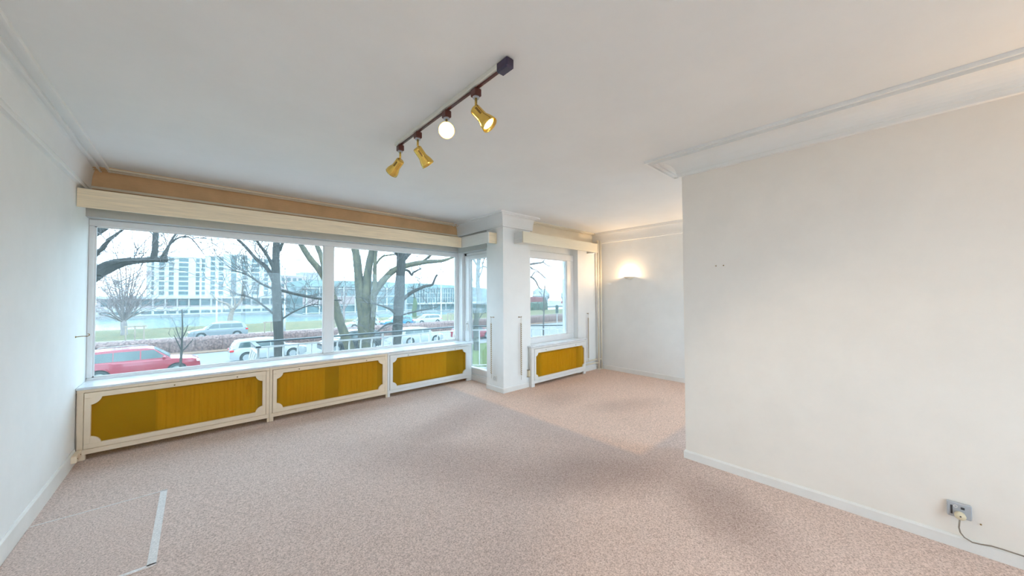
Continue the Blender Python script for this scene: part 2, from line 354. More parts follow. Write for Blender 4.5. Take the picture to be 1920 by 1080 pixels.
MB().tube([(3.612,5.15,0.99),(3.575,5.15,0.99),(3.572,5.15,0.985),(3.572,5.15,0.87)], 0.009, 8).build('handle', plastic, hd, smooth=True)

w2 = thing('window_2', (4.74,4.16,0.66), 'small white framed window in the alcove', 'window', kind='structure')
MB().box(4.07,5.405,4.13,4.20,0.665,0.765).box(4.07,5.405,4.13,4.20,2.15,2.27).box(4.07,4.17,4.13,4.20,0.765,2.15).box(5.20,5.405,4.13,4.20,0.765,2.15).build('window_frame', upvc, w2, bev=0.006)
MB().box(4.166,5.204,4.160,4.168,0.761,2.154).build('pane', paneglass, w2)
MB().box(5.188,5.20,4.145,4.16,0.765,2.15).box(4.17,5.2,4.145,4.16,0.765,0.777).box(4.17,5.2,4.145,4.16,2.138,2.15).build('glazing_bead', upvc, w2)
w3 = thing('fill_window_rear', (1.25,-3.1,0.3), 'added white framed rear window behind the viewpoint for fill daylight', 'window', kind='structure')  # added, unseen: lets in fill daylight from behind the camera
MB().box(0.0,2.2,-3.14,-3.06,0.55,0.62).box(0.0,2.2,-3.14,-3.06,2.28,2.35).box(0.0,0.07,-3.14,-3.06,0.62,2.28).box(2.13,2.2,-3.14,-3.06,0.62,2.28).box(1.05,1.15,-3.14,-3.06,0.62,2.28).build('window_frame', upvc, w3)
for a, b_ in ((0.07,1.05),(1.15,2.13)): MB().box(a,b_,-3.103,-3.096,0.62,2.28).build('pane', clearglass, w3)
w4 = thing('fill_window_alcove', (4.9,-1.1,0.6), 'added white framed fill window at the back of the alcove, unseen behind the partition', 'window', kind='structure')  # added, unseen: cool fill daylight for the alcove
MB().box(4.0,5.8,-1.14,-1.06,0.6,0.67).box(4.0,5.8,-1.14,-1.06,2.23,2.3).box(4.0,4.07,-1.14,-1.06,0.67,2.23).box(5.73,5.8,-1.14,-1.06,0.67,2.23).build('window_frame', upvc, w4)
MB().box(4.07,5.73,-1.103,-1.096,0.67,2.23).build('pane', clearglass, w4)

# ================================================================== sills
sl = MB().box(-0.803,3.635,4.992,5.385,0.646,0.668).build('window_sill', marblem, bev=0.003); tag(sl, 'long pale marble sill under the wide window', 'window sill')
s2 = MB().box(3.985,5.515,3.905,3.995,0.646,0.668).box(4.075,5.40,3.99,4.135,0.646,0.668).build('window_sill', marblem, bev=0.003); tag(s2, 'short grey marble sill under the small window', 'window sill')

# ================================================================== radiator covers
def quarter(cx, cz, sx, sz, r=0.066):
    p = [(cx, cz)] + [(cx+sx*r*math.cos(t), cz+sz*r*math.sin(t)) for t in [math.pi/2*k/8 for k in range(9)]]
    return p
def cover(x0, x1, y, depth, feet, fr, pan, knobs, label, zt=0.645, zp=(0.145, 0.565), zf=(0.097, 0.616), m=creamwood, r=0.066, sides=()):
    t = thing('radiator_cover', ((x0+x1)/2, y, 0), label, 'radiator cover', 'radiator covers below the windows')
    b = MB().box(x0,x1,y,y+0.03,zf[1],zt).box(x0,x1,y,y+0.03,0.05,zf[0])
    b.box(x0,fr[0],y,y+0.03,zf[0],zf[1]).box(fr[1],x1,y,y+0.03,zf[0],zf[1])
    for a, c in feet: b.box(a,c,y,y+0.03,0.0,0.05)
    for xs in sides: b.box(xs-0.018,xs,y+0.03,y+depth,0.0,zt)
    b.build('body', m, t, bev=0.003)
    g = 0.003; fx0, fx1, z0, z1 = fr[0]+g, fr[1]-g, zf[0]+g, zf[1]-g
    yf = y-0.008
    f = MB().box(fx0,fx1,yf,y+0.02,z0,zp[0]).box(fx0,fx1,yf,y+0.02,zp[1],z1).box(fx0,pan[0],yf,y+0.02,zp[0],zp[1]).box(pan[1],fx1,yf,y+0.02,zp[0],zp[1])
    f.build('door_frame', m, t, bev=0.003)
    MB().box(pan[0]-0.01,pan[1]+0.01,y+0.014,y+0.016,zp[0]-0.01,zp[1]+0.01).build('mesh_panel', goldm, t)
    for cx, sx in ((pan[0],1),(pan[1],-1)):
        for cz, sz in ((zp[0],1),(zp[1],-1)):
            cp = MB().prism(quarter(cx-sx*0.012, cz-sz*0.012, sx, sz, r+0.012), 'y', yf+0.001, y+0.012).build('corner_plate', m, t, bev=0.002)
    for kx in knobs:
        MB().lathe([(0,0),(0.007,0),(0.006,0.006),(0,0.008)], 10, Matrix.Translation((kx, yf, (zp[1]+z1)/2-0.003)) @ Matrix.Rotation(R(90),4,'X')).build('screw', oldbrass, t, smooth=True)
    return t
F_ = 5.012
cover(-0.80,0.652,F_,0.36,[(-0.80,-0.742),(0.63,0.652)],(-0.757,0.619),(-0.712,0.583),(-0.16,0.349),'white radiator cover with gold mesh in the left corner', sides=(-0.782,))
cover(0.654,2.088,F_,0.36,[(0.654,0.694),(2.063,2.088)],(0.682,2.05),(0.725,2.015),(0.958,1.782),'middle one of three gold mesh radiator covers below the wide window')
cover(2.09,3.605,F_,0.36,[(2.09,2.128),(3.50,3.605)],(2.121,3.534),(2.167,3.481),(2.408,3.258),'white radiator cover with gold mesh next to the balcony door', m=whitewood, sides=(3.605,))
cover(4.02,5.50,3.93,0.065,[(4.02,4.095),(5.43,5.50)],(4.085,5.47),(4.121,5.446),(4.36,5.18),'short white radiator cover with gold mesh below the small window', zp=(0.145,0.545), m=whitewood, r=0.055, sides=(4.038,5.50))
# ribbed panel radiators faintly seen through the mesh
def radiator(x0, x1, y, z0, z1, label, meter=None, bk=0.25):
    t = thing('panel_radiator', ((x0+x1)/2, y, z0), label, 'radiator', 'panel radiators behind the mesh')
    b = MB(); n = max(3, int((x1-x0)/0.07)); poly = []
    for i in range(n):
        a = x0+(x1-x0)*i/n; w_ = (x1-x0)/n
        poly += [(a, y+0.018), (a+w_*0.2, y), (a+w_*0.6, y), (a+w_*0.8, y+0.018)]
    poly += [(x1, y+0.018), (x1, y+0.05), (x0, y+0.05)]
    b.prism(poly, 'z', z0, z1).build('panel', radmat, t)
    MB().box(x0,x1,y+0.0,y+0.09,z1,z1+0.012).build('grille', radmat, t)
    for xx in (x0+0.1, x1-0.1): MB().box(xx-0.015,xx+0.015,y+0.05,y+bk,z0+0.08,z0+0.3).build('bracket', radmat, t)
    if meter: MB().box(meter-0.02,meter+0.02,y-0.022,y,z1-0.19,z1-0.06).build('heat_meter', ivory, t, bev=0.004)
radiator(-0.30,0.55,5.11,0.12,0.52,'ribbed radiator behind the mesh of the corner cover', 0.46)
radiator(0.76,1.28,5.11,0.12,0.52,'ribbed radiator behind the left half of the middle cover')
radiator(1.46,1.98,5.11,0.12,0.52,'ribbed radiator behind the right half of the middle cover', 1.62)
radiator(2.35,3.16,5.11,0.14,0.52,'ribbed radiator behind the mesh beside the balcony door')
radiator(4.3,5.25,3.955,0.12,0.5,'ribbed radiator behind the mesh below the small window', bk=0.14)

# ================================================================== pelmets
t = thing('pelmet', (1.25,4.87,2.31), 'long pale pine pelmet above the wide window', 'pelmet', 'window pelmets')
MB().box(-0.800,3.298,4.868,4.888,2.308,2.478).build('fascia', pine, t, bev=0.002)
MB().box(-0.800,3.298,4.888,5.245,2.462,2.476).build('top_board', pine, t)
t = thing('pelmet', (3.30,4.5,2.31), 'short pale pelmet above the balcony door', 'pelmet', 'window pelmets')
MB().box(3.300,3.320,4.145,4.868,2.308,2.482).build('fascia', litwood, t, bev=0.002)
MB().box(3.320,3.472,4.145,4.163,2.310,2.480).build('end_board', pine, t, bev=0.002)
MB().box(3.320,3.472,4.163,4.868,2.464,2.480).build('top_board', litwood, t)
t = thing('pelmet', (4.7,3.79,2.31), 'cream pelmet box above the small window', 'pelmet', 'window pelmets')
MB().box(3.705,5.72,3.79,3.81,2.315,2.487).build('fascia', creamlam, t, bev=0.002)
MB().box(3.705,3.723,3.81,3.998,2.317,2.485).build('end_board', litwood, t, bev=0.002)
MB().box(5.702,5.72,3.81,4.028,2.317,2.485).build('end_board', litwood, t, bev=0.002)
MB().box(3.723,5.702,3.81,3.998,2.470,2.485).build('top_board', creamlam, t)

# ================================================================== ceiling track with four brass spots
t = thing('track_light', (1.2,2.0,CZ), 'brown ceiling track on a cream strip carrying four brass spotlights', 'track light')
MB().box(1.178,1.224,1.36,2.70,2.722,CZ).build('mounting_strip', railwhite, t, bev=0.002)
MB().box(1.192,1.210,1.36,2.665,2.712,2.7225).build('rail', brown, t, bev=0.003)
MB().box(1.174,1.228,1.315,1.405,2.695,CZ).build('power_feed', purple, t, bev=0.008)
def rot_to(d):
    return Vector((0,0,1)).rotation_difference(Vector(d).normalized()).to_matrix().to_4x4()
headprof = [(0,0.0),(0.024,0.001),(0.031,0.006),(0.0325,0.012),(0.0325,0.072),(0.034,0.080),(0.042,0.100),(0.048,0.122),(0.0505,0.145),(0.049,0.1455),(0.046,0.122),(0.039,0.100),(0.028,0.076),(0.0,0.074)]
CR, CF = Vector((0.738,-0.675,0)), Vector((0.675,0.738,0))
spots = [(1.62, CR*0.62+Vector((0,0,-0.72))-CF*0.12, True), (1.945, Vector((-1.2,-1.95,-1.12)), True),
         (2.345, CR*0.42+Vector((0,0,-0.62))+CF*0.45, False), (2.645, -CR*0.62+Vector((0,0,-0.5))+CF*0.42, False)]
for yy, d, lit in spots:
    d = d.normalized(); base = Vector((1.201, yy, 2.712))
    ad = MB().box(1.178,1.224,yy-0.026,yy+0.026,2.668,2.714).build('adapter', brown, t, bev=0.005)
    MB().tube([(1.201,yy-0.0,2.668),(1.201,yy,2.660)], 0.02, 12).build('collar', greyplastic, ad)
    piv = Vector((1.201, yy, 2.615))
    MB().tube([(1.201,yy,2.668), tuple(piv), tuple(piv+d*0.012)], 0.0075, 10).build('stem', brass, t, smooth=True)
    M = Matrix.Translation(piv + d*0.004 + (Vector((0,0,-1)) - d*Vector((0,0,-1)).dot(d))*0.027) @ rot_to(d)
    h = MB().lathe(headprof, 28, M).build('spot_head', brass, t, smooth=True)
    sl_ = MB()
    # narrow slot on the barrel
    for k in range(1):
        side = (d.cross(Vector((0,0,1)))).normalized(); nrm = (-CF - d*(-CF).dot(d)).normalized(); side = nrm.cross(d)
        c0 = M.translation + d*0.045 + nrm*0.0325
        sl_.obox(c0, d, side, nrm, 0.024, 0.006, 0.001)
    sl_.build('slot', oldbrass, h)
    bm_ = MB().lathe([(0,0.128),(0.012,0.127),(0.024,0.121),(0.032,0.110),(0.033,0.102),(0.026,0.088),(0.015,0.076)], 20, M)
    bm_.build('bulb', bulbm if lit else offbulb, h, smooth=True)
    if lit:
        ld = bpy.data.lights.new('spot_lamp', 'SPOT'); ld.energy = 30; ld.color = (1, 0.80, 0.55); ld.spot_size = R(80); ld.spot_blend = 0.6; ld.shadow_soft_size = 0.03
        lo = bpy.data.objects.new('spot_lamp', ld); COL.objects.link(lo)
        q = M.translation + d*0.150; lo.matrix_world = Matrix.Translation(q) @ (Vector((0,0,-1)).rotation_difference(d).to_matrix().to_4x4())
        lo.parent = t; lo.matrix_parent_inverse = Matrix.Translation(Vector(OFF[t.name])).inverted()

# ================================================================== wall uplights
sconcem = mat('sconce_ceramic', (0.84, 0.78, 0.66), 0.5, noise=(20, 0.03))
def sconce(x, y, z, sx, label, power=16):
    t = thing('wall_uplight', (x, y, z), label, 'wall lamp', 'half bowl uplights')
    n, k = 16, 7; v = []; f = []
    for sc_ in (1.0, 0.93):
        for i in range(k):
            a = math.pi/2*i/(k-1)
            for j in range(n+1):
                b_ = math.pi*j/n
                v.append((x + sx*0.10*sc_*math.sin(b_)*math.cos(a), y - 0.10*sc_*math.cos(b_)*math.cos(a), z - 0.052*sc_*math.sin(a)))
    m1 = n+1
    for q in range(2):
        for i in range(k-1):
            for j in range(n): a = q*k*m1+i*m1+j; f.append((a, a+1, a+m1+1, a+m1))
    for j in range(n): f.append((j, j+1, k*m1+j+1, k*m1+j))
    MB().add(v, f).build('bowl', sconcem, t, smooth=True)
    MB().box(min(x,x+sx*0.006),max(x,x+sx*0.006),y-0.03,y+0.03,z-0.045,z-0.005).build('wall_plate', sconcem, t)
    MB().lathe([(0,0.012),(0.012,0.008),(0.016,0),(0.012,-0.012),(0,-0.02)], 12, Matrix.Translation((x+sx*0.045,y,z-0.012))).build('bulb', bulbm, t, smooth=True)
    ld = bpy.data.lights.new('uplight_lamp', 'POINT'); ld.energy = power; ld.color = (1, 0.68, 0.37); ld.shadow_soft_size = 0.018
    lo = bpy.data.objects.new('uplight_lamp', ld); COL.objects.link(lo); lo.parent = t; lo.location = (sx*0.05, 0, 0.022)
sconce(6.12, 3.35, 1.845, -1, 'small glowing half bowl uplight on the alcove wall', 10)
sconce(6.12, 1.35, 1.845, -1, 'added half bowl uplight on the alcove wall, unseen behind the partition', 20)  # added lamp, out of view, brightens the alcove
sconce(3.335, -1.5, 1.845, -1, 'added half bowl uplight on the right partition, unseen behind the viewpoint', 18)  # added lamp out of view, warm fill for the right wall
sconce(3.335, -2.6, 1.845, -1, 'added rear half bowl uplight on the right partition, unseen near the added window', 12)  # another added warm fill lamp, out of view

# ================================================================== pipes in the alcove corner
for xx, yy, lab in ((5.990, 3.965, 'cream heating riser pipe nearer the small window'), (6.070, 3.955, 'cream heating riser pipe nearer the uplight wall')):
    t = thing('heating_pipe', (xx, yy, 0), lab, 'pipe', 'corner riser pipes')
    MB().tube([(xx,yy,0.0),(xx,yy,1.3),(xx,yy,2.60)], 0.021, 14).build('riser', pipepaint, t, smooth=True)
    zz = 0.135 if xx < 6.03 else 0.20
    pts = [(5.49,4.0,zz),(xx-0.14,4.0,zz),(xx-0.08,3.995,zz),(xx-0.03,yy+0.012,zz),(xx,yy,zz)]
    MB().tube(pts, 0.016, 12).build('branch_pipe', pipepaint, t, smooth=True)
    MB().lathe([(0.0225,0.0),(0.034,0.0),(0.034,0.012),(0.0225,0.016)], 16, Matrix.Translation((xx,yy,0.0))).build('floor_collar', pipepaint, t, smooth=True)

# ================================================================== cords with hooks, sockets and small fittings
def pullcord(hook, axis, ctop, cbot, label):
    """hook at the wall, thin wire, twisted cord sleeve and a thin tail"""
    hx, hy, hz = hook; out = Vector(axis)
    t = thing('blind_cord', hook, label, 'blind cord', 'twisted blind cords')
    tip = Vector(hook) + out*0.05
    h = MB().tube([hook, tuple(Vector(hook)+out*0.035), tuple(tip), tuple(tip+Vector((0,0,0.014))+out*0.004)], 0.0045, 8).build('hook', oldbrass, t, smooth=True)
    MB().lathe([(0,0),(0.010,0),(0.008,0.008),(0,0.010)], 12, Matrix.Translation(hook) @ rot_to(out)).build('hook_rose', oldbrass, h)
    cx, cyy = (Vector(hook)+out*0.045).x, (Vector(hook)+out*0.045).y
    MB().tube([tuple(tip),(cx,cyy,hz-0.02),(cx,cyy,ctop)], 0.0018, 5).build('wire', oldbrass, t)
    n = 90; turns = 26
    for k, (mm, nm) in enumerate(((rope, 'dark_strand'), (ropelight, 'pale_strand'))):
        pts = [(cx+0.0065*math.cos(2*math.pi*turns*i/(n*2)+k*math.pi), cyy+0.0065*math.sin(2*math.pi*turns*i/(n*2)+k*math.pi), ctop+(cbot-ctop)*i/(n*2)) for i in range(n*2+1)]
        MB().tube(pts, 0.0065, 5).build(nm, mm, t, smooth=True)
    MB().tube([(cx,cyy,cbot),(cx+0.002,cyy,cbot-0.04),(cx,cyy,cbot-0.075)], 0.0022, 5).build('tail', rope, t)
pullcord((3.475,4.225,1.152), (-1,0.35,0), 1.06, 0.27, 'twisted blind cord on the pier beside the balcony door')
pullcord((3.80,4.0,1.150), (0.25,-1,0), 1.056, 0.235, 'twisted blind cord on the pier left of the small window')
pullcord((5.70,4.03,1.130), (-0.7,-1,0), 1.05, 0.27, 'twisted blind cord right of the small window')

t = thing('wall_hook', (-0.805,4.955,1.14), 'thin bare metal hook on the left wall beside the window', 'hook')
MB().tube([(-0.805,4.955,1.139),(-0.765,4.955,1.143),(-0.735,4.955,1.141),(-0.722,4.955,1.150),(-0.724,4.955,1.160),(-0.734,4.955,1.162)], 0.0035, 8).build('hook', oldbrass, t, smooth=True)
MB().lathe([(0,0),(0.008,0),(0.007,0.006),(0,0.008)], 10, Matrix.Translation((-0.805,4.955,1.139)) @ rot_to((1,0,0))).build('hook_rose', oldbrass, t)

t = thing('cable_box', (-0.79,4.86,0.06), 'small cream cable box on the skirting in the left corner', 'junction box')
MB().box(-0.793,-0.758,4.80,4.97,0.052,0.112).build('box', creamwood, t, bev=0.004)
for yy in (4.83, 4.94): MB().lathe([(0,0),(0.005,0),(0.004,0.003),(0,0.004)], 8, Matrix.Translation((-0.758,yy,0.082)) @ rot_to((1,0,0))).build('screw', oldbrass, t)
MB().tube([(-0.788,4.96,0.11),(-0.792,4.985,0.18),(-0.797,5.0,0.26),(-0.798,5.0,0.40),(-0.797,5.0,0.50),(-0.798,5.0,0.62)], 0.003, 6).build('cable', cordm, t)

t = thing('wall_socket', (3.475,4.20,0.20), 'white square wall socket low on the pier', 'socket')
MB().box(3.465,3.475,4.155,4.245,0.155,0.238).build('plate', plastic, t, bev=0.003)
MB().lathe([(0.024,0.0),(0.024,0.004),(0.020,0.004),(0.020,-0.004),(0,-0.004)], 20, Matrix.Translation((3.464,4.20,0.197)) @ rot_to((-1,0,0))).build('socket_well', greyplastic, t)
t = thing('valve_box', (4.0,3.99,0.22), 'small ivory box fixed left of the short radiator cover', 'junction box')
MB().box(3.985,4.015,3.955,4.0,0.175,0.275).build('box', ivory, t, bev=0.005)
for z_ in (0.168, 0.276): MB().box(3.98,4.018,3.965,4.0,z_,z_+0.006).build('clip', oldbrass, t)
MB().tube([(4.003,3.992,0.64),(4.003,3.992,0.282)], 0.005, 6).build('cable', plastic, t)

# socket and plug on the right partition
t = thing('wall_socket', (3.335,-0.255,0.22), 'grey wall socket with plug low on the right partition', 'socket')
MB().box(3.313,3.335,-0.302,-0.212,0.182,0.266).build('plate', greyplastic, t, bev=0.004)
MB().box(3.311,3.314,-0.232,-0.224,0.198,0.248).build('groove', darkgrey, t)
MB().box(3.3105,3.314,-0.276,-0.262,0.236,0.248).build('slot', darkgrey, t)
MB().lathe([(0.008,0),(0.008,0.002),(0.005,0.002),(0.005,-0.001)], 14, Matrix.Translation((3.313,-0.243,0.246)) @ rot_to((-1,0,0))).build('earth_ring', plastic, t)
t = thing('power_plug', (3.29,-0.258,0.205), 'round ivory plug in the right partition socket', 'plug')
pl = MB().lathe([(0,0.0),(0.018,0.0),(0.021,0.004),(0.022,0.022),(0.019,0.030),(0,0.032)], 24, Matrix.Translation((3.311,-0.258,0.203)) @ rot_to((-1,0,0))).build('body', ivory, t, smooth=True)
MB().lathe([(0,0.0),(0.004,0.0),(0.003,0.002),(0,0.002)], 10, Matrix.Translation((3.279,-0.258,0.205)) @ rot_to((-1,0,0))).build('screw', darkgrey, pl)
MB().tube([(3.294,-0.256,0.184),(3.298,-0.254,0.155),(3.306,-0.253,0.13),(3.314,-0.258,0.10),(3.315,-0.272,0.078),(3.315,-0.30,0.064),(3.315,-0.33,0.068),(3.313,-0.365,0.078),(3.311,-0.40,0.080),(3.311,-0.44,0.079),(3.311,-0.50,0.078),(3.311,-0.70,0.077),(3.311,-1.2,0.077)], 0.0035, 8).build('cord', cordm, t, smooth=True)
for yy, wh_ in ((1.009, 'left'), (0.951, 'right')):
    s = MB().lathe([(0,0),(0.004,0),(0.0055,0.008),(0.003,0.012),(0,0.012)], 10, Matrix.Translation((3.335,yy,1.747)) @ rot_to((-1,0,0))).build('screw', oldbrass, smooth=True)
    tag(s, wh_ + ' one of two tiny screws in the large right partition', 'screw', 'pair of screws in the partition')
s = MB().lathe([(0,0),(0.003,0),(0.004,0.006),(0,0.007)], 8, Matrix.Translation((3.335,-0.333,0.174)) @ rot_to((-1,0,0))).build('nail', oldbrass, smooth=True)
tag(s, 'single nail in the right partition beside the grey socket', 'nail')

# carpet patch with pale taped edges near the left wall
tapem = mat('pale_carpet_tape', (0.90, 0.86, 0.84), 0.9, noise=(120, 0.22), bump=(200, 0.3))
t = thing('carpet_patch', (-0.47,3.3,0.0), 'square carpet inset with pale edge strips near the left wall', 'carpet patch')
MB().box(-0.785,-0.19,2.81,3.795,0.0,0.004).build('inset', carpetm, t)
MB().box(-0.19,-0.152,2.80,3.81,0.0,0.006).build('edge_strip', tapem, t)
MB().box(-0.785,-0.152,3.795,3.803,0.0,0.006).build('edge_strip', tapem, t)
MB().box(-0.785,-0.152,2.795,2.812,0.0,0.006).build('edge_strip', tapem, t)

# ================================================================== outside: ground, road, river
GZ = -2.8
asphalt = mat('wet_asphalt', (0.160,0.165,0.170), 0.7, noise=(3, 0.12), bump=(60, 0.2))
paving = mat('pale_paving', (0.288,0.279,0.270), 0.8, noise=(4, 0.10))
lawnm = mat('lawn_green', (0.108,0.153,0.040), 0.95, noise=(1.2, 0.35), bump=(30, 0.6, 0.05))
bankm = mat('bank_grass', (0.150,0.125,0.060), 0.95, noise=(1.5, 0.4), col2=(0.081, 0.099, 0.047), bump=(12, 0.8, 0.1))
leafm = mat('leaf_litter', (0.270,0.153,0.090), 0.95, noise=(5, 0.5), col2=(0.108, 0.090, 0.076), bump=(25, 0.6, 0.05))
kerbm = mat('pale_kerb', (0.250,0.240,0.235), 0.8, noise=(3, 0.06))
waterm = mat('river_water', (0.126,0.180,0.180), 0.22, noise=(0.08, 0.1), bump=(0.6, 0.12, 0.1))
quaym = mat('quay_stone', (0.234,0.243,0.243), 0.9, noise=(0.4, 0.15))
X0, X1 = -160.0, 330.0
def ground(name, y0, y1, z, m, lab, cat, dz=0.3):
    struct(name, MB().box(X0,X1,y0,y1,z-dz,z), m, lab, cat)
ground('ground_paving', -60.0, 13.2, GZ-0.02, paving, 'pale paving along the building below the balcony', 'paving')
ground('ground_lawn', 13.2, 24.6, GZ, lawnm, 'green lawn strip between the building and the road', 'lawn')
ground('ground_kerb', 24.6, 25.0, GZ+0.05, kerbm, 'pale kerb along the near road', 'kerb')
ground('ground_road', 25.0, 35.4, GZ-0.04, asphalt, 'grey near road carrying the parked cars', 'road')
ground('ground_leaf_strip', 35.4, 38.6, GZ+0.03, leafm, 'strip of brown fallen leaves under the bare hedge', 'ground')
ground('ground_far_road', 38.6, 49.0, GZ-0.04, asphalt, 'grey far road beyond the bare hedge', 'road')
ground('ground_far_path', 49.0, 50.4, GZ+0.06, kerbm, 'pale path at the foot of the river bank', 'path')
bank = MB().prism([(50.4,GZ-1),(50.4,GZ),(53,GZ+0.25),(57,GZ+0.55),(60,GZ+0.5),(66,-7.0),(50.4,-7.0)], 'x', X0, X1)
struct('ground_bank', bank, bankm, 'grassy river bank beyond the far road', 'bank')
struct('river', MB().box(X0,X1,63,186,-6.9,-6.4), waterm, 'wide grey green river beyond the bank', 'river')
struct('quay_wall', MB().box(X0,X1,184,186,-7,-5.5).box(X0,X1,185,420,-7,-5.6).box(28,X1,147.5,186,-7,-5.6), quaym, 'stone quay on the far river side', 'quay')

# bare hedge, one long clipped thing with a rough surface
hedgem = mat('bare_hedge', (0.300,0.200,0.180), 0.95, noise=(7, 0.4), col2=(0.126, 0.090, 0.086), bump=(30, 0.9, 0.1))
def hedge(name, x0, x1, y0, y1, z0, h, m, label, nx=260, amp=0.12):
    v = []; f = []; prof = [(y0,0),(y0-0.05,h*0.4),(y0+0.03,h*0.85),(y0+0.25,h),((y0+y1)/2,h*1.03),(y1-0.25,h),(y1,h*0.8),(y1,0)]
    rnd = random.Random(3)
    for i in range(nx+1):
        for q in prof: v.append((x0+(x1-x0)*i/nx+rnd.uniform(-amp,amp), q[0]+rnd.uniform(-amp,amp), z0+q[1]+(rnd.uniform(-amp,amp) if q[1] else 0)))
    k = len(prof)
    for i in range(nx):
        for j in range(k-1): a = i*k+j; f.append((a,a+1,a+k+1,a+k))
    f.append(tuple(range(k))); f.append(tuple(nx*k+j for j in range(k)))
    o = MB().add(v, f).build(name, m); return tag(o, label, 'hedge')
hedge('bare_hedge', -30, 68, 36.6, 38.2, GZ, 1.05, hedgem, 'long bare pinkish brown hedge between the two roads', 1300, 0.05)
greenhedge = mat('evergreen_hedge', (0.090,0.153,0.117), 0.95, noise=(2, 0.4), bump=(10, 0.9, 0.2))
hedge('evergreen_hedge', 47.5, 68, 60.5, 62.0, GZ+0.3, 2.1, greenhedge, 'dark green clipped hedge seen through the small window', 60, 0.15)

